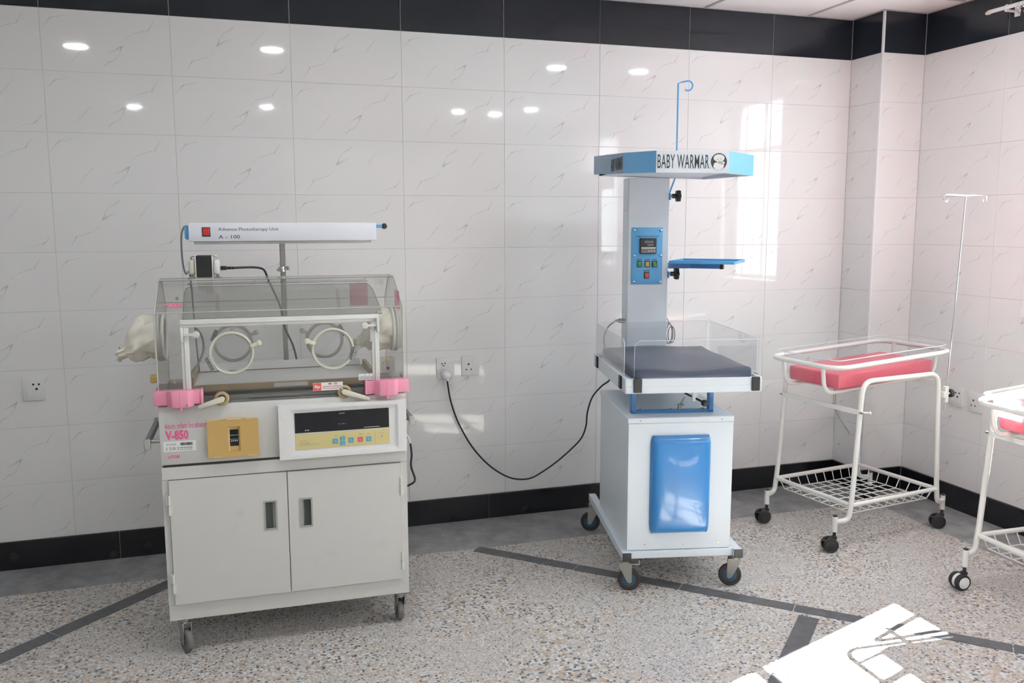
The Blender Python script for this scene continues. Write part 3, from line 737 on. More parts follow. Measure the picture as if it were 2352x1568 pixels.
# cloth cuffs
def cuff(x0, y, z, sx, seed):
    from mathutils import noise
    b = bmesh.new(); rings = []; n = 48
    prof_ = [(.090, 0, 0), (.092, .010, 0), (.091, .024, 0), (.090, .040, 0), (.088, .056, -.002), (.085, .072, -.004), (.080, .088, -.008), (.072, .102, -.014), (.060, .114, -.024), (.047, .126, -.038), (.038, .137, -.050), (.033, .147, -.058), (.036, .157, -.064), (.040, .168, -.070)]
    for i, (r, h, dz) in enumerate(prof_):
        ring = []; k_ = min(1, i / 4)
        for k in range(n):
            a = 2 * PI * k / n
            p = Vector((h * 17 + seed, 2.1 * math.cos(a), 2.1 * math.sin(a)))
            cr_ = .30 * noise.noise(p) + .20 * noise.noise(p * 2.1) + .12 * (abs(noise.noise(p * 4.3)) - .2)
            rr = r * (1 + k_ * cr_ * (1.0 if i < 9 else 1.5))
            ring.append(b.verts.new((x0 + sx * (h + k_ * .018 * noise.noise(p * 1.7 + Vector((9, 3, 1)))), y + rr * math.cos(a), z + rr * math.sin(a) * (1 if i < 9 else .7) + dz)))
        rings.append(ring)
    for A_, B_ in zip(rings, rings[1:]):
        for k in range(n): b.faces.new((A_[k], A_[(k + 1) % n], B_[(k + 1) % n], B_[k]))
    bmesh.ops.recalc_face_normals(b, faces=b.faces[:])
    q = MB(); q._merge(b)
    o = bpy.data.objects.new('cloth_cuff', q.mesh('cloth_cuff', m_cloth, 60)); COL.objects.link(o); o.parent = inc
    sl = o.modifiers.new('t', 'SOLIDIFY'); sl.thickness = .0015
for (sx, y, z) in ((-1, .235, 1.315), (1, .25, 1.315)):
    q = MB(); q.torus((sx * (HX + .004), y, z), (1, 0, 0), .097, .007, 40, 10); q.torus((sx * (HX - .012), y, z), (1, 0, 0), .093, .008, 40, 10)
    q.build('cuff_ring', m_frost, inc)
cuff(-HX - .004, .235, 1.315, -1, 3.7)
cuff(HX - .012, .25, 1.315, -1, 8.2)
# back support pieces seen through the hood, and the mains lead at the right side
MB().tube(smooth_path([(-.365, .13, 1.375), (-.335, .16, 1.335), (-.325, .17, 1.275), (-.345, .15, 1.215), (-.385, .12, 1.165)]), .0045, 8).build('probe_lead', m_cordg, inc)
MB().box(-.36, .36, DP - .075, DP - .066, 1.128, 1.165, .002).build('rear_baffle', m_mattw, inc)
for sx_ in (.3775, -.3775): MB().box(sx_ - .0075, sx_ + .0075, .12, .42, 1.124, 1.155).build('tray_side', m_tan, tray)
cd = MB().tube(smooth_path([(.532, .40, .790), (.556, .43, .785), (.585, .45, .755), (.600, .46, .718)]), .0055, 8).cyl((.500, .385, .795), (.535, .402, .790), .008, 10).build('lead_sleeve', m_frost, inc)
MB().tube(smooth_path([(.600, .46, .720), (.606, .462, .66), (.602, .46, .60), (.620, .46, .53), (.595, .465, .505), (.548, .475, .49), (.520, .52, .48), (.45, .515, .47)]), .0055, 8).build('mains_lead', m_cordb, inc)

mat_ = MB().box(-.372, .372, .10, .425, 0, .026, .008, 2).build('mattress', m_mattw); mat_.matrix_world = inc.matrix_basis @ Matrix.Translation((0, 0, 1.1005))
mat_.location = Matrix.Rotation(-.022, 4, 'Z') @ Vector((0, 0, 0)) + Vector((1.042, -1.262, 1.1005)); mat_.rotation_euler = (0, 0, -.022)
tag(mat_, 'thin white vinyl mattress lying inside the clear incubator hood', 'mattress')

# ------------------------------------------------------------------ transformer box on the hood and its cord
tr = thing('transformer', 'small black transformer with pale end covers on top of the incubator hood', 'transformer', (.738, -.962, 1.5595), -.05)
q = MB().box(-.032, .032, -.042, .042, .006, .098, .003); q.build('core', m_blk, tr)
for sx in (-1, 1):
    q = MB().box(sx * .034 - .0022, sx * .034 + .0022, -.045, .045, 0, .099, .001).build('end_plate', m_frost, tr)
    q = MB().box(min(sx * .036, sx * .064), max(sx * .036, sx * .064), -.036, .036, .014, .080, .012, 3).build('end_cover', m_cream if sx < 0 else m_frost, tr)
MB().tube(fillet([(-.055, 0, .078), (-.055, 0, .094), (-.036, 0, .094)], .012), .003, 6).build('carry_loop', m_zinc, tr)
MB().tube(fillet([(.055, 0, .078), (.052, 0, .094), (.036, 0, .095)], .012), .003, 6).build('carry_loop', m_zinc, tr)
for fa_, fb_ in ((-.066, -.036), (.036, .066)): MB().box(fa_, fb_, -.03, .03, 0, .004, .001).box((fa_ + fb_) / 2 - .006, (fa_ + fb_) / 2 + .006, -.008, .008, .004, .016).build('foot_bracket', m_zinc, tr)
pc_ = thing('power_cord', 'black power cord with plug in the right end of the black transformer', 'cord', (.803, -.966, 1.602), -.05)
MB().box(0, .026, -.011, .011, -.0085, .0085, .002).box(.026, .045, -.008, .008, -.006, .006, .003).cyl((.045, 0, 0), (.056, 0, 0), .006, 10).build('plug', m_blk, pc_)
MB().tube(smooth_path([(.054, 0, 0), (.10, .006, .001), (.150, .02, -.001), (.178, .05, -.012), (.190, .10, -.040), (.197, .17, -.066), (.215, .26, -.12), (.245, .286, -.20), (.262, .292, -.30), (.300, .294, -.40), (.318, .296, -.52), (.32, .30, -.70), (.30, .31, -.95), (.33, .33, -1.35), (.36, .36, -1.592)]), .0048, 8).build('cable', m_cordb, pc_)

# ------------------------------------------------------------------ phototherapy lamp on its own stand
ph = thing('phototherapy_lamp', 'long white phototherapy lamp on a steel pole above the incubator', 'lamp', (1.083, -.655, 0), 0)
q = MB().box(-.405, .405, -.285, .022, 1.716, 1.797, .004, 2)
hd = q.build('lamp_housing', m_phw, ph)
MB().box(-.385, .385, -.262, .010, 1.704, 1.717, .003).build('lamp_diffuser', m_frost, ph)
text('lettering', 'Advance Phototherapy Unit', hd, m_ink, -.283, -.030, 1.758, 1.776, -.2856)
text('lettering', 'A - 100', hd, m_ink, -.283, -.194, 1.728, 1.744, -.2856)
q = MB().box(-.350, -.316, -.2885, -.284, 1.738, 1.778, .001).build('switch_bezel', m_blk, hd)
MB().box(-.346, -.320, -.292, -.288, 1.742, 1.774, .002).build('rocker_switch', m_swr, q)
q = MB().prism([(-.424, 1.778), (-.405, 1.786), (-.405, 1.728), (-.414, 1.722), (-.422, 1.732)], 'y', -.25, -.235); q.build('cord_hook', m_blue, ph)
q = MB().cyl((.405, -.26, 1.780), (.436, -.26, 1.780), .0075, 12).build('tilt_handle', m_blue, ph)
MB().sphere((.446, -.26, 1.780), .0135, 16).build('ball_knob', m_blk, q)
MB().tube(smooth_path([(-.408, -.24, 1.782), (-.424, -.24, 1.778), (-.437, -.23, 1.74), (-.440, -.21, 1.66), (-.436, -.19, 1.60), (-.428, -.17, 1.572), (-.424, .03, 1.57), (-.42, .11, 1.50), (-.41, .13, 1.2), (-.38, .14, .7), (-.30, .12, .12), (-.20, .1, .05)]), .004, 8).build('lamp_lead', m_cordg, ph)
q = MB().box(-.0125, .0125, -.010, .016, .10, 1.712, .002).build('pole', m_zinc, ph)
MB().cyl((-.005, .003, 1.565), (-.005, .003, 1.59), .017, 14).cyl((-.03, -.006, 1.574), (.02, -.006, 1.582), .006, 10).sphere((.022, -.006, 1.582), .010, 10).build('clamp_collar', m_steel, ph)
q = MB().box(-.30, .30, -.012, .028, .06, .10, .004).box(-.30, -.26, -.02, .33, .06, .10, .004).box(.26, .30, -.02, .33, .06, .10, .004).box(-.02, .02, 0, .03, .09, .13)
q.build('stand_base', m_phw, ph)
for x, y in ((-.28, .02), (.28, .02), (-.28, .31), (.28, .31)):
    MB().cyl((x, y, .05), (x, y, .062), .014, 12).box(x - .012, x + .012, y - .02, y - .016, .02, .05).lathe((x, y, .026), (0, 1, 0), [(0, -.012), (.024, -.012), (.026, -.006), (.026, .006), (.024, .012), (0, .012)], 18).build('caster', m_blk, ph)


# ------------------------------------------------------------------ radiant baby warmer
RW = math.radians(-13)
wm = thing('baby_warmer', 'tall white and blue baby warmer with heater hood, column and clear-sided bed on wheels', 'warmer', (2.877, -1.31, 0), RW)
# base frame
ox = .015
fr = MB()
for sx in (-1, 1): fr.box(ox + sx * .278 - .020, ox + sx * .278 + .020, -.030, .925, .164, .204, .002)
fr.box(ox - .258, ox + .258, -.006, .034, .166, .204, .002).box(ox - .258, ox + .258, .70, .74, .166, .204, .002)
base = fr.build('base_frame', m_wpaint, wm)
for sx in (-1, 1):
    for (ya, yb) in ((-.036, -.028), (.923, .931)):
        MB().box(ox + sx * .278 - .0215, ox + sx * .278 + .0215, ya, yb, .1625, .2055, .002).build('end_cap', m_blk, base)
for (x, y, a, br__) in ((ox - .278, .020, -.22, True), (ox + .278, .020, 2.85, False), (ox - .278, .86, 2.92, False), (ox + .278, .86, -.6, False)):
    fork_caster(wm, x, y, .164, .056, .026, a, m_zinc, m_tire, m_hubb, br__)
# cabinet
q = MB().box(-.258, .258, .012, .715, .204, .862, .002).box(-.262, .262, .0, .720, .838, .866, .003)
cb = q.build('cabinet', m_wpaint, wm)
fp = MB().box(-.258, .258, .0, .012, .206, .838, .002).build('front_panel', m_wpaint, cb)
q = MB()
for x, z in ((-.20, .852), (.20, .852), (-.17, .235), (.02, .230), (.20, .232)): q.cyl((x, -.003, z), (x, .002, z), .0035, 8)
tag(q.build('screw', m_zinc, fp), kind='stuff')
# domed blue pad
nx_, nz_ = 22, 26; x0, x1, z0, z1 = -.150, .147, .292, .778; b = bmesh.new(); G = []
for i in range(nz_ + 1):
    row = []
    for j in range(nx_ + 1):
        u = -1 + 2 * j / nx_; v = -1 + 2 * i / nz_
        eu = 1 - abs(u) ** 9; ev = 1 - abs(v) ** 26
        d = .010 + .024 * max(eu, 0) ** .5 * max(ev, 0) ** .5 + .016 * (1 - u * u) * (1 - (v + .15) ** 2 * .75)
        if abs(u) == 1 or abs(v) == 1: d = .006
        inset = .010 * (abs(v) ** 14)
        row.append(b.verts.new(((x0 + x1) / 2 + u * ((x1 - x0) / 2 - inset), -d, (z0 + z1) / 2 + v * (z1 - z0) / 2)))
    G.append(row)
for i in range(nz_):
    for j in range(nx_): b.faces.new((G[i][j], G[i][j + 1], G[i + 1][j + 1], G[i + 1][j]))
per = [G[0][j] for j in range(nx_ + 1)] + [G[i][nx_] for i in range(1, nz_ + 1)] + [G[nz_][j] for j in range(nx_ - 1, -1, -1)] + [G[i][0] for i in range(nz_ - 1, 0, -1)]
bk = [b.verts.new((v_.co.x, 0, v_.co.z)) for v_ in per]
for i in range(len(per)): b.faces.new((per[i], per[(i + 1) % len(per)], bk[(i + 1) % len(per)], bk[i]))
bmesh.ops.recalc_face_normals(b, faces=b.faces[:])
q = MB(); q._merge(b); q.build('padded_cover', m_padb, wm, 60)
# bed bracket, tilt lever
q = MB()
q.box(-.222, -.200, .10, .14, .866, .994, .001).box(.166, .188, .10, .14, .866, .994, .001).box(-.222, .188, .10, .14, .866, .878, .001)
q.build('bed_bracket', m_blued, wm)
q = MB().cyl((.055, .15, .955), (.125, .06, .924), .005, 10).sphere((.128, .055, .921), .017, 14); q.build('tilt_lever', m_blk, wm)
q = MB().box(.070, .085, .060, .075, .93, .992, .002).prism([(.085, .99), (.110, .99), (.100, .955), (.085, .945)], 'y', .062, .072); q.build('lever_guide', m_wpaint, wm)
q = MB().cyl((.022, .12, .878), (.022, .12, .905), .010, 12).cyl((.022, .12, .897), (.060, .16, .930), .004, 8).cyl((.018, .11, .905), (.038, .10, .905), .005, 8); q.build('latch', m_zinc, wm)
for bx_ in (-.17, -.02, .14): MB().cyl((bx_, .12, .878), (bx_, .12, .886), .008, 8).build('bolt', m_zinc, wm)
# bed tray
tx0, tx1, ty0, ty1, tz0, tz1 = -.288, .372, -.052, .775, .994, 1.066
q = MB().box(tx0, tx1, ty0, ty0 + .022, tz0, tz1, .003).box(tx0, tx1, ty1 - .022, ty1, tz0, tz1, .003).box(tx0, tx0 + .022, ty0 + .022, ty1 - .022, tz0, tz1, .003).box(tx1 - .022, tx1, ty0 + .022, ty1 - .022, tz0, tz1, .003)
q.box(tx0 + .01, tx1 - .01, ty0 + .01, ty1 - .01, tz1 - .022, tz1 - .010).box(tx0 + .004, tx1 - .004, ty0 - .002, ty0 + .004, tz0 + .002, tz0 + .034, .001)
bed = q.build('bed_tray', m_wpaint, wm)
for (x, y) in ((-.230, ty0 - .010), (.340, ty0 - .010), (-.230, ty1), (.340, ty1)):
    MB().box(x - .020, x + .020, y, y + .010, tz0 + .006, tz1 + .002, .003).build('panel_clip', m_blk, bed)
for y in (.045, .66):
    for x in (tx0 - .010, tx1): MB().box(x, x + .010, y - .020, y + .020, tz0 + .010, tz1 + .002, .003).build('panel_clip', m_blk, bed)
# clear side panels (pale edge tubes paint in the bright edge glint)
def side_panel(pts, axis, a):
    q = MB(); q.prism(pts, axis, a - .0022, a + .0022)
    o = q.build('side_panel', m_acr, bed)
    P = [({'y': (p[0], a, p[1]), 'x': (a, p[0], p[1])}[axis]) for p in pts]
    MB().tube(P, .0013, 5, True).build('panel_edge', m_acre, o)
zp = 1.245
side_panel([(-.245, 1.04), (.352, 1.04), (.352, zp), (-.222, zp), (-.245, zp - .022)], 'y', ty0 + .006)
side_panel([(-.245, 1.04), (.352, 1.04), (.352, zp), (-.245, zp)], 'y', ty1 - .007)
side_panel([(.005, 1.04), (.745, 1.04), (.745, zp), (.028, zp), (.005, zp - .022)], 'x', tx0 + .006)
side_panel([(.005, 1.04), (.745, 1.04), (.745, zp), (.005, zp)], 'x', tx1 - .006)
# column
cx_ = .015; cy0, cy1 = .79, .935
q = MB().box(cx_ - .115, cx_ + .115, cy0, cy1, .20, 2.04, .003); col_ = q.build('column', m_wpaint, wm)
q = MB().cyl((cx_ - .116, cy0 + .04, 1.86), (cx_ - .113, cy0 + .04, 1.86), .004, 8).cyl((cx_ - .116, cy0 + .085, 1.86), (cx_ - .113, cy0 + .085, 1.86), .004, 8)
tag(q.build('rivet', m_zinc, col_), kind='stuff')
# control panel on the column
pl = MB(); y0_ = cy0 - .005
pl.box(cx_ - .096, cx_ + .080, y0_, cy0, 1.452, 1.767, .0024, 2)
cp = pl.build('control_panel', m_blue, wm)
for x in (cx_ - .080, cx_ + .070):
    for z in (1.752, 1.612, 1.466): MB().sphere((x, y0_ - .001, z), .0072, 12, (1, .6, 1)).build('dome_screw', m_steel, cp)
text('lettering', 'A-1', cp, m_zinc, cx_ - .022, cx_ + .010, 1.730, 1.742, y0_ - .0006, bold=.01)
text('lettering', 'TEMPERATURE CONTROLLER', cp, m_ink, cx_ - .068, cx_ + .056, 1.714, 1.7215, y0_ - .0006, bold=.02)
ctl = MB().box(cx_ - .052, cx_ + .042, y0_ - .016, y0_, 1.622, 1.708, .003).build('temperature_controller', m_blk, cp)
MB().box(cx_ - .026, cx_ + .024, y0_ - .0165, y0_ - .016, 1.681, 1.694).build('readout', m_lcd, ctl)
MB().box(cx_ - .010, cx_ + .024, y0_ - .0165, y0_ - .016, 1.665, 1.676).build('readout', m_lcd, ctl)
MB().box(cx_ - .044, cx_ + .037, y0_ - .0167, y0_ - .016, 1.651, 1.658).build('grey_band', m_frost, ctl)
MB().box(cx_ - .044, cx_ + .037, y0_ - .0165, y0_ - .016, 1.627, 1.651).build('key_strip', m_lcd, ctl)
for k in range(3): MB().cyl((cx_ - .001 + k * .0155, y0_ - .0172, 1.637), (cx_ - .001 + k * .0155, y0_ - .0165, 1.637), .0035, 10).build('key', m_frost, ctl)
def rocker(x, z, mt_, w=.030, h=.036):
    r_ = MB().box(x - w / 2, x + w / 2, y0_ - .004, y0_, z - h / 2, z + h / 2, .001).build('switch_bezel', m_blk, cp)
    MB().prism([(y0_ - .004, z - h * .36), (y0_ - .0095, z - h * .36), (y0_ - .0055, z + .002), (y0_ - .008, z + h * .36), (y0_ - .004, z + h * .36)], 'x', x - w * .33, x + w * .33).build('rocker_switch', mt_, r_)
for x, mt_ in ((cx_ - .050, m_swg), (cx_ - .006, m_swy), (cx_ + .036, m_swg)):
    rocker(x, 1.565, mt_); text('lettering', 'LIGHT', cp, m_ink, x - .014, x + .013, 1.587, 1.594, y0_ - .0006, bold=.02)
rocker(cx_ - .008, 1.502, m_swr); text('lettering', 'HEATER', cp, m_ink, cx_ - .027, cx_ + .010, 1.524, 1.531, y0_ - .0006, bold=.02)
# heater hood
outer = [(-.190, -.165), (.145, -.150), (.345, .085), (.330, .80), (-.310, .715), (-.283, .090)]
q = MB(); hz0, hz1 = 2.012, 2.108; n_ = len(outer)
dz_ = [0, 0, .001, .018, .040, .010]                              # the sheet-metal hood droops a little to the front
b = bmesh.new(); lo_ = [b.verts.new((x, y, hz0 + d)) for (x, y), d in zip(outer, dz_)]; hi_ = [b.verts.new((x, y, hz1 + d)) for (x, y), d in zip(outer, dz_)]
fs = [b.faces.new((lo_[i], lo_[(i + 1) % n_], hi_[(i + 1) % n_], hi_[i])) for i in range(n_)]
top_ = b.faces.new(hi_); cen = [(x * .93 + .002, y * .93 + .02) for x, y in outer]
li = [b.verts.new((x, y, hz0 + d)) for (x, y), d in zip(cen, dz_)]; lu = [b.verts.new((x, y, hz0 + .03)) for x, y in cen]
for i in range(n_):
    j = (i + 1) % n_; b.faces.new((lo_[j], lo_[i], li[i], li[j])); b.faces.new((li[j], li[i], lu[i], lu[j]))
b.faces.new(lu[::-1])
bmesh.ops.recalc_face_normals(b, faces=b.faces[:])
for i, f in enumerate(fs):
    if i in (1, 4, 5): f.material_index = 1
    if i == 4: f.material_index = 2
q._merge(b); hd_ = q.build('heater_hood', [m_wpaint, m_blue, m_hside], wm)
fx = Vector((.335, .015, 0)); fl_ = fx.length; fa = math.atan2(.015, .335)
RM = Matrix.Translation((-.190, -.165, 0)) @ Matrix.Rotation(fa, 4, 'Z')
q = MB(); q.M = RM; q.box(.001, fl_ - .001, -.0015, 0, hz0 + .001, hz1 - .001); fpl = q.build('name_plate', m_wpaint, hd_)
text('lettering', 'BABY WARMAR', fpl, m_ink, .006, .243, 2.031, 2.092, -.0022, bold=.004, spacing=1.06, rot=RM)
q = MB(); q.M = RM; q.cyl((.288, -.0030, 2.062), (.288, -.0015, 2.062), .037, 36); em = q.build('emblem', m_ink, fpl)
def blob(pts):
    q = MB(); q.M = RM; q.prism(pts, 'y', -.0036, -.0029); return q
def ell(cx, cz, rx, rz, a0=0, n=22, wob=0): return [(cx + rx * math.cos(a0 + 2 * PI * k / n) * (1 + wob * math.sin(k * 2.1)), cz + rz * math.sin(a0 + 2 * PI * k / n) * (1 + wob * math.cos(k * 2.7))) for k in range(n)]
blob(ell(.288, 2.0775, .0255, .0165, 0, 24, .03)).build('baby_head', m_inkw, em)
blob(ell(.287, 2.0435, .0245, .0185, 0, 24, .05)).build('baby_body', m_inkw, em)
blob(ell(.303, 2.056, .012, .008, 0, 16, .04)).build('baby_hand', m_inkw, em)
q = MB(); q.M = RM
for (cx, cz) in ((.281, 2.073), (.297, 2.074)): q.tube([(cx - .004, -.0040, cz), (cx, -.0040, cz - .002), (cx + .004, -.0040, cz)], .0007, 4)
q.tube([(.283, -.0040, 2.066), (.288, -.0040, 2.064), (.293, -.0040, 2.066)], .0006, 4)
q.tube([(.264, -.0040, 2.061), (.276, -.0040, 2.058), (.290, -.0040, 2.059), (.305, -.0040, 2.062)], .0008, 4).tube([(.288, -.0040, 2.058), (.288, -.0040, 2.051)], .0008, 4)
tag(q.build('emblem_line', m_ink, em), kind='stuff')
# lettering on the left side of the hood
a_, c_ = Vector((-.310, .715, 0)), Vector((-.283, .090, 0)); d_ = (c_ - a_)
LM = Matrix.Translation(a_) @ Matrix.Rotation(math.atan2(d_.y, d_.x), 4, 'Z')
text('lettering', 'BABY WARMAR', hd_, m_ink, .39, .615, 2.043, 2.103, -.0012, bold=.02, spacing=.92, rot=LM)
for (x, y) in ((-.20, .55), (-.17, .60), (.05, .75)): MB().cyl((x, y, hz1 + .01), (x, y, hz1 + .040), .006, 10).build('bolt', m_zinc, hd_)
# drip pole with hook, knobs, monitor shelf
rx, ry = .168, .80
pts = fillet([(cx_ + .116, .80, 1.955), (cx_ + .120, .80, 1.965), (rx, ry, 2.055), (rx, ry, 2.548)], .012)
hk = [(rx, ry, 2.548), (rx + .025, ry, 2.556), (rx + .055, ry, 2.562)]
hk += [(rx + .055 + .026 * math.sin(a), ry, 2.536 + .026 * math.cos(a)) for a in [k * .35 for k in range(1, 12)]]
MB().tube(pts + hk[1:], .0048, 8).build('drip_pole', m_blue, wm)
def star_knob(z):
    q = MB().cyl((cx_ + .113, .80, z), (cx_ + .135, .80, z), .006, 10).box(cx_ + .114, cx_ + .122, .780, .820, z - .022, z + .014, .002)
    s_ = q.build('knob_stem', m_blue, wm)
    prof_ = [(.031 + .004 * math.cos(6 * a), a) for a in [2 * PI * k / 36 for k in range(36)]]
    q = MB(); P = [(.80 + r * math.cos(a), z + r * math.sin(a)) for r, a in prof_]
    q.prism(P, 'x', cx_ + .154, cx_ + .178, .005).cyl((cx_ + .132, .80, z), (cx_ + .158, .80, z), .013, 14)
    q.build('star_knob', m_blk, s_)
star_knob(1.940); star_knob(1.508)
q = MB(); q.M = Matrix.Translation((.335, .725, 1.576)) @ Matrix.Rotation(-.50, 4, 'Z')
q.box(-.175, .175, -.17, .17, -.004, .0, .001).box(-.175, .175, -.172, -.167, -.004, .012, .001).box(-.175, .175, .167, .172, -.004, .012, .001).box(-.177, -.172, -.17, .17, -.004, .012, .001).box(.172, .177, -.17, .17, -.004, .012, .001)
sh = q.build('monitor_shelf', m_blue, wm)
q = MB().box(cx_ + .114, cx_ + .26, .800, .826, 1.538, 1.571, .002); q.M = Matrix.Translation((cx_ + .25, .813, 0)) @ Matrix.Rotation(-.55, 4, 'Z')
q.box(0, .17, -.013, .013, 1.538, 1.571, .002); q.build('shelf_arm', m_blued, wm)
q = MB(); q.M = Matrix.Translation((cx_ + .25, .813, 0)) @ Matrix.Rotation(-.55, 4, 'Z'); q.box(.168, .186, -.0145, .0145, 1.536, 1.573, .002).build('arm_cap', m_blk, wm)
# coiled probe lead hung on the column
q = MB()
for k, (rr, dy) in enumerate(((.062, 0), (.055, .006), (.048, -.005))):
    q.tube([(cx_ + .128 + .020 * math.cos(a) + .008 * k, .80 + dy, 1.172 - .004 * k + rr * math.sin(a)) for a in [2 * PI * i / 24 for i in range(24)]], .0026, 6, True)
q.tube(smooth_path([(cx_ + .116, .80, 1.26), (cx_ + .124, .80, 1.245), (cx_ + .128, .80, 1.225)]), .0024, 6)
q.build('probe_lead', m_cordg, wm)
MB().box(cx_ - .150, cx_ - .114, .845, .870, 1.228, 1.252, .003).cyl((cx_ - .165, .857, 1.240), (cx_ - .150, .857, 1.240), .008, 12).build('lead_connector', m_zinc, wm)

bm_ = MB().box(-.285, .285, -.395, .395, 0, .052, .014, 3); 
mm = bm_.mesh('mattress', m_navy, 60)
mt_o = bpy.data.objects.new('mattress', mm); COL.objects.link(mt_o)
WMX = Matrix.Translation((2.877, -1.31, 0)) @ Matrix.Rotation(RW, 4, 'Z')
lc = WMX @ Vector((.038, .345, 1.0565)); mt_o.location = lc; mt_o.rotation_euler = (0, 0, RW)
bb_ = bmesh.new(); bb_.from_mesh(mm); bmesh.ops.subdivide_edges(bb_, edges=[e for e in bb_.edges if e.calc_length() > .3], cuts=9, use_grid_fill=True)
for v in bb_.verts:
    if v.co.z > .03:
        u = v.co.x / .285; w_ = v.co.y / .395
        v.co.z += .004 * math.sin(4 * u + 2 * w_) - .010 * math.exp(-((u + .15) ** 2 * 2.5 + (w_ + 1.0) ** 2 * 14)) + .003 * math.cos(5 * w_)
bb_.to_mesh(mm); bb_.free()
for f in mm.polygons: f.use_smooth = True
tag(mt_o, 'dark navy vinyl mattress lying on the white bed tray of the baby warmer', 'mattress')

# mains lead of the warmer, drooping along the wall to the left one of the two central sockets
pw = thing('power_cord', 'black power cord drooping from the baby warmer to the round plug in the wall socket', 'cord', (2.030, -.03, .92), 0)
def wl_(x, y, z): return Vector((x, y, z)) - Vector((2.030, -.03, .92))
PB = MB().lathe((-.004, .004, -.012), (0, -1, 0), [(0, 0), (.028, 0), (.029, .012), (.024, .034), (.012, .042), (0, .043)], 22).box(-.010, .010, -.036, -.004, -.044, -.014, .004)
PB.build('plug', m_bulb, pw)
cn = WMX @ Vector((cx_ - .166, .857, 1.240))
path = [wl_(2.026, -.055, .885), wl_(2.034, -.05, .83), wl_(2.050, -.05, .745), wl_(2.092, -.055, .62), wl_(2.17, -.06, .475), wl_(2.265, -.065, .360), wl_(2.36, -.07, .286), wl_(2.44, -.08, .253), wl_(2.53, -.085, .250), wl_(2.61, -.09, .286), wl_(2.70, -.10, .345), wl_(2.785, -.11, .415), wl_(2.85, -.12, .483), wl_(2.877, -.13, .56), wl_(2.882, -.14, .65), wl_(2.905, -.16, .745), wl_(2.945, -.20, .815), wl_(2.965, -.28, .87), wl_(2.93, -.385, .96)]
MB().tube(smooth_path(path, 6), .0052, 8).build('cable', m_cordb, pw)
MB().tube(smooth_path([wl_(2.93, -.385, .958), wl_(2.875, -.42, 1.06), wl_(2.855, -.435, 1.14), wl_(2.872, -.45, 1.205), wl_(2.905, -.46, 1.236), tuple(cn - Vector((2.030, -.03, .92)))], 6), .0042, 8).build('upper_cable', m_cordg, pw)

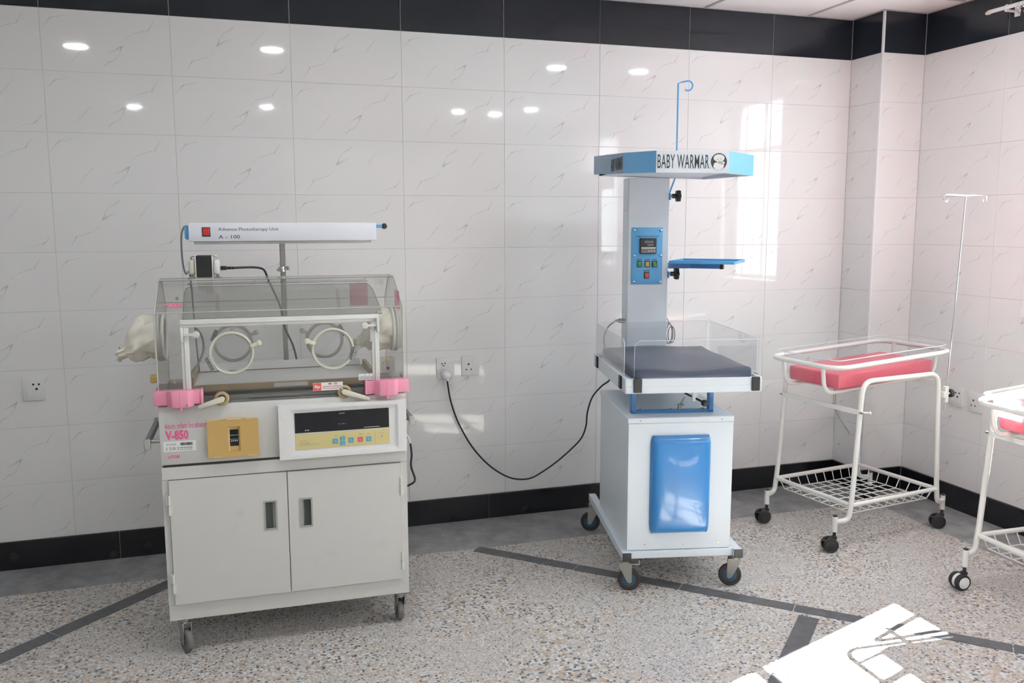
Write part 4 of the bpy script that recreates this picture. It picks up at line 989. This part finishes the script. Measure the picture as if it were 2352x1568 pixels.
# ------------------------------------------------------------------ baby cots
def build_cot(label, loc, rz, white_wheels, group, zr=1.015, tilt=-.045):
    c = thing('baby_cot', label, 'cot', loc, rz, group)
    HXc, HYc, ZR = .340, .290, .255
    rt = .0145
    # legs: one inverted U per long side, feet curving outward
    for sy in (-1, 1):
        y = sy * HYc
        yt = y * .985
        pts = fillet([(-.425, y * .93, .168), (-.352, y, .172), (-.335, y, ZR + .05), (-.292, yt, .938), (.300, yt, .938), (.335, y, ZR + .05), (.352, y, .172), (.425, y * .93, .168)], {1: .07, 2: .05, 3: .075, 4: .075, 5: .05, 6: .07}, 7)
        MB().tube(pts, rt, 10).build('leg_frame', m_cot, c)
        for sx in (-1, 1):
            st = MB().cyl((sx * .430, y * .92, .112), (sx * .430, y * .92, .198), .0145, 14).build('caster_socket', m_cot, c)
            MB().cyl((sx * .430, y * .92, .198), (sx * .430, y * .92, .204), .0125, 12).build('socket_plug', m_blk, st)
            # twin wheel caster
            yaw = {(-1, -1): 2.75, (-1, 1): 2.95, (1, -1): 2.62, (1, 1): 3.4}[(sx, sy)] + (.12 if white_wheels else 0)
            Mx = Matrix.Translation((sx * .430, y * .92, 0)) @ Matrix.Rotation(yaw, 4, 'Z')
            q = MB(); q.M = Mx
            q.cyl((0, 0, .078), (0, 0, .114), .0085, 12); q.prism([(-.012, .086), (.010, .088), (.034, .070), (.038, .040), (.020, .038), (.004, .060), (-.012, .070)], 'y', -.011, .011, .003)
            q.cyl((.024, -.030, .0405), (.024, .030, .0405), .006, 10)
            if not white_wheels: q.box(.040, .066, -.012, .012, .060, .066, .002)
            ca = q.build('caster', m_blk, c)
            for s2 in (-1, 1):
                q = MB(); q.M = Mx; R = .0405
                q.lathe((.024, s2 * .0215, R), (0, s2, 0), [(R * .5, -.012), (R * .95, -.012), (R, -.007), (R, .004), (R * .93, .011), (R * .72, .013), (R * .72, -.012)], 26)
                if white_wheels:
                    q.mi = 1; q.lathe((.024, s2 * .0215, R), (0, s2, 0), [(0, -.011), (R * .74, -.011), (R * .74, .012), (R * .4, .0155), (0, .0155)], 24)
                else:
                    q.lathe((.024, s2 * .0215, R), (0, s2, 0), [(0, .010), (R * .4, .0145), (R * .74, .0125)], 24)
                q.build('wheel', [m_blk, m_frame], ca)
            if white_wheels:
                q = MB(); q.M = Mx; q.cyl((.024, -.0095, .0405), (.024, .0095, .0405), .037, 24); q.build('wheel_cover', m_frame, ca)
    # lower rails and wire basket
    for sy in (-1, 1): MB().cyl((-HXc, sy * HYc, ZR), (HXc, sy * HYc, ZR), .0125, 12).build('rail', m_cot, c)
    for sx in (-1, 1): MB().cyl((sx * HXc, -HYc, ZR), (sx * HXc, HYc, ZR), .0125, 12).build('rail', m_cot, c)
    q = MB(); bxx, byy, zb = HXc - .035, HYc - .035, ZR - .062; w_ = .0031
    nX, nY = 9, 7
    for i in range(nX + 1):
        x = -bxx + 2 * bxx * i / nX; q.tube([(x * 1.05, -HYc + .008, ZR - .004), (x, -byy, zb), (x, byy, zb), (x * 1.05, HYc - .008, ZR - .004)], w_, 5)
    for i in range(nY + 1):
        y = -byy + 2 * byy * i / nY; q.tube([(-HXc + .008, y * 1.05, ZR - .004), (-bxx, y, zb), (bxx, y, zb), (HXc - .008, y * 1.05, ZR - .004)], w_, 5)
    q.tube([(-bxx, -byy, zb), (bxx, -byy, zb), (bxx, byy, zb), (-bxx, byy, zb)], w_, 5, True)
    k = (HXc + bxx) / 2; k2 = (HYc + byy) / 2; zz = (ZR + zb) / 2
    tag(q.build('wire_basket', m_cot, c), kind='stuff')
    # cross bars
    q = MB().box(-.318, -.306, -HYc, HYc, .757, .783, .001); cbar = q.build('cross_bar', m_cot, c)
    for y in (-HYc - .012, HYc + .012): MB().cyl((-.312, y - .010, .770), (-.312, y + .010, .770), .006, 10).build('bolt', m_zinc, cbar)
    MB().cyl((-.312, -HYc, .770), (-.270, -HYc - .03, .770), .005, 8).sphere((-.268, -HYc - .032, .770), .008, 10).build('stop_pin', m_cot, cbar)
    q = MB().box(.314, .326, -HYc + .01, HYc - .01, .868, .892, .001).build('cross_bar', m_cot, c)
    # tilting cradle: rim, two cradle tubes, clear basin (tilted a little, head end up)
    TM = Matrix.Translation((0, 0, zr)) @ Matrix.Rotation(tilt, 4, 'Y')
    L0, L1, Yr = -.462, .455, .262
    q = MB(); q.M = TM
    q.tube(fillet([(0, -Yr, .02), (L0, -Yr, .02), (L0, Yr, .02), (L1, Yr, .02), (L1, -Yr, .02), (0, -Yr, .02)], {1: .11, 2: .11, 3: .11, 4: .11}, 8)[:-1], .0135, 10, True)
    q.build('basin_rim', m_cot, c)
    for y in (-.150, .150):
        q = MB(); q.M = TM
        q.tube(fillet([(L0 + .012, y, .016), (L0 + .024, y, -.135), (L1 - .03, y, -.135), (L1 - .012, y, .016)], .07, 7), .0115, 10).build('cradle_tube', m_cot, c)
    q = MB(); q.M = TM
    for sx, sy in ((-1, -1), (-1, 1), (1, -1), (1, 1)): q.cyl((sx * .30, sy * .262, .012), (sx * .29, sy * .275, -.075), .006, 8)
    q = MB(); q.M = TM
    tx, ty, bx2, by2, zt_, zb_ = .408, .222, .372, .196, .058, -.118
    cor = lambda x, y, z, r=.03: [(x - r, y), (x, y - r)]
    def loop(hx, hy, z, r=.035):
        P = []
        for (sx, sy, a0) in ((1, 1, 0), (-1, 1, PI / 2), (-1, -1, PI), (1, -1, 1.5 * PI)):
            for k_ in range(4):
                a = a0 + k_ * PI / 6; P.append(Vector((sx * (hx - r) + r * math.cos(a), sy * (hy - r) + r * math.sin(a), z)))
        return P
    b = bmesh.new()
    lv = [[b.verts.new(p) for p in loop(hx, hy, z)] for hx, hy, z in ((tx + .022, ty + .020, zt_ - .004), (tx + .022, ty + .020, zt_), (tx, ty, zt_), (bx2 + .006, by2 + .006, zb_ + .02), (bx2, by2, zb_))]
    for A, B in zip(lv, lv[1:]):
        for i in range(16): b.faces.new((A[i], A[(i + 1) % 16], B[(i + 1) % 16], B[i]))
    b.faces.new(lv[-1]); bmesh.ops.recalc_face_normals(b, faces=b.faces[:]); q._merge(b)
    ba = q.build('basin', m_basin, c)
    q = MB(); q.M = TM; q.tube(loop(tx + .022, ty + .020, zt_ - .001), .0022, 5, True).build('basin_edge', m_acre, ba)  # pale tube paints in the highlight along the basin lip
    # tilt lever and strut below
    q = MB().cyl((-.24, -.02, .872), (-.235, -.06, .872), .012, 12).cyl((-.243, .02, .880), (-.2425, -.02, .868), .011, 12); q.build('lever_knob', m_blk, c)
    q = MB().cyl((-.240, -.04, .872), (-.262, -.06, .772), .006, 8).cyl((-.26, -.02, .875), (.30, .0, .88), .007, 8); q.build('tilt_strut', m_zinc, c)
    MB().tube(smooth_path([(-.262, -.055, .775), (-.245, -.075, .72), (-.215, -.095, .66), (-.175, -.11, .60)]), .0085, 8).build('hose', m_cordg, c)
    # mattress: a thing of its own in the basin
    return c, TM

def cot_mattress(label, c, loc, rz, TM):
    q = MB().box(-.372, .368, -.192, .192, 0, .082, .012, 3)
    o = q.build('mattress', m_pinkm)
    CM = Matrix.Translation(loc) @ Matrix.Rotation(rz, 4, 'Z')
    o.matrix_world = CM @ TM @ Matrix.Translation((0, 0, -.114))
    tag(o, label, 'mattress', 'pink cot mattresses')

C1, R1 = (4.325, -.805, 0), math.radians(8)
cot1, TM1 = build_cot('white tubular baby cot with dark casters and a drip pole in the room corner', C1, R1, False, 'white tubular baby cots')
cot_mattress('pink vinyl mattress in the clear basin of the corner cot with the drip pole', cot1, C1, R1, TM1)
# drip pole on the corner cot
lx, ly = .352, -.29
q = MB().box(lx - .002, lx + .026, ly - .012, ly + .012, .765, .860, .003).cyl((lx + .026, ly, .815), (lx + .050, ly, .815), .006, 10).box(lx - .02, lx + .004, ly - .017, ly + .017, .795, .83, .002)
cl = q.build('pole_clamp', m_cot, cot1)
MB().lathe((lx + .045, ly, .815), (1, 0, 0), [(0, 0), (.018, 0), (.024, .006), (.024, .016), (.016, .022), (0, .022)], 18).build('clamp_knob', m_blk, cl)
pz0, pz1 = .725, 1.940; pxa, pxb = lx + .014, lx + .075
q = MB().cyl((pxa, ly, pz0), (pxa + (pxb - pxa) * .36, ly, 1.16), .0055, 10).cyl((pxa + (pxb - pxa) * .36, ly, 1.16), (pxb, ly, pz1), .0042, 10).cyl((pxa + .019, ly, 1.09), (pxa + .0195, ly, 1.115), .0075, 10).cyl((pxa + .0235, ly, 1.17), (pxa + .024, ly, 1.19), .0075, 10)
dp = q.build('drip_pole', m_steel, cot1)
q = MB(); hb = []
for sgn in (-1, 1):
    P = [(pxb, ly, pz1), (pxb + sgn * .125, ly - sgn * .012, pz1 + .004)]
    P += [(pxb + sgn * (.140 + .018 * math.sin(a)), ly - sgn * .014, pz1 - .016 + .019 * math.cos(a)) for a in [k_ * .45 for k_ in range(0, 11)]]
    q.tube(P, .0045, 8)
q.build('hook_bar', m_steel, dp)

C2, R2 = (4.645, -2.02, 0), math.radians(-1.5)
cot2, TM2 = build_cot('white tubular baby cot with white-hubbed casters, half out of view at the right edge', C2, R2, True, 'white tubular baby cots', .968, -.095)
cot_mattress('pink vinyl mattress in the sunlit cot at the right edge', cot2, C2, R2, TM2)

# ------------------------------------------------------------------ wall sockets
def socket(label, M4, kind, group='white wall sockets'):
    o = thing('wall_socket', label, 'socket', (0, 0, 0), 0, group); o.matrix_world = M4
    w = .052
    pltt = MB().box(-w, w, -.011, 0, -.060, .060, .002, 2).build('face_plate', m_sock, o)
    q = MB()
    if kind == 0:      # two round holes over one slot, rocker low left
        hs = [(.000, .024, .0055), (.026, .024, .0055), (.014, .000, .0065)]; sw = (-.022, -.020)
    elif kind == 1:
        hs = [(-.020, .026, .0045), (-.002, .028, .0045), (-.011, .014, .0045)]; sw = (.025, .016)
    else:
        hs = [(-.012, .010, .006), (-.026, -.022, .0045), (.004, -.022, .0045)]; sw = (.022, .028)
    for (x, z, r) in hs: MB().cyl((x, -.0113, z), (x, -.0104, z), r, 12).build('pin_hole', m_dark, pltt)
    MB().box(sw[0] - .009, sw[0] + .009, -.0145, -.0105, sw[1] - .012, sw[1] + .012, .002).build('switch', m_sock, pltt)
    return o
socket('white wall socket on the tiles left of the incubator', Matrix.Translation((-.146, 0, .953)), 0)
socket('white wall socket with the round plug in it, between incubator and warmer', Matrix.Translation((2.028, 0, .947)), 1)
socket('white empty wall socket right beside the plugged-in one', Matrix.Translation((2.181, 0, .953)), 2)
socket('white wall socket behind the drip pole knob on the right wall', F_R @ Matrix.Translation((.725, 0, .715)), 0)
socket('white wall socket right wall, partly behind the sunlit cot', F_R @ Matrix.Translation((.875, 0, .706)), 2)

# ------------------------------------------------------------------ curtain rail above the window
cu_r = thing('curtain_rail', 'white metal curtain rail with hooks under the ceiling at upper right', 'rail', (5.05, -.86, 2.985), 0)
MB().cyl((0, 0, 0), (0, -1.9, -.004), .011, 14).build('rod', m_frame, cu_r)
MB().cyl((0, .012, -.002), (0, 0, -.001), .013, 14).sphere((0, .022, -.004), .010, 12).build('finial', m_cream, cu_r)
MB().cyl((0, -1.9, -.004), (0, -1.912, -.004), .013, 14).sphere((0, -1.922, -.006), .010, 12).build('finial', m_cream, cu_r)
for y in (-.115, -1.0, -1.8):
    q = MB().box(-.010, .08, y - .008, y + .008, -.024, -.014, .001).box(.074, .08, y - .018, y + .018, -.045, .025, .001).torus((0, y, -.002), (0, 1, 0), .014, .004, 20, 6); q.build('bracket', m_frame, cu_r)
for y in (-.20, -.235, -.27, -.32, -.36):
    q = MB().torus((0, y, -.008), (0, 1, .2), .018, .0026, 22, 6).tube(smooth_path([(0, y, -.026), (.002, y - .006, -.040), (.006, y + .008, -.052), (0, y + .010, -.040)], 5), .002, 6); q.build('runner_hook', m_steel, cu_r)
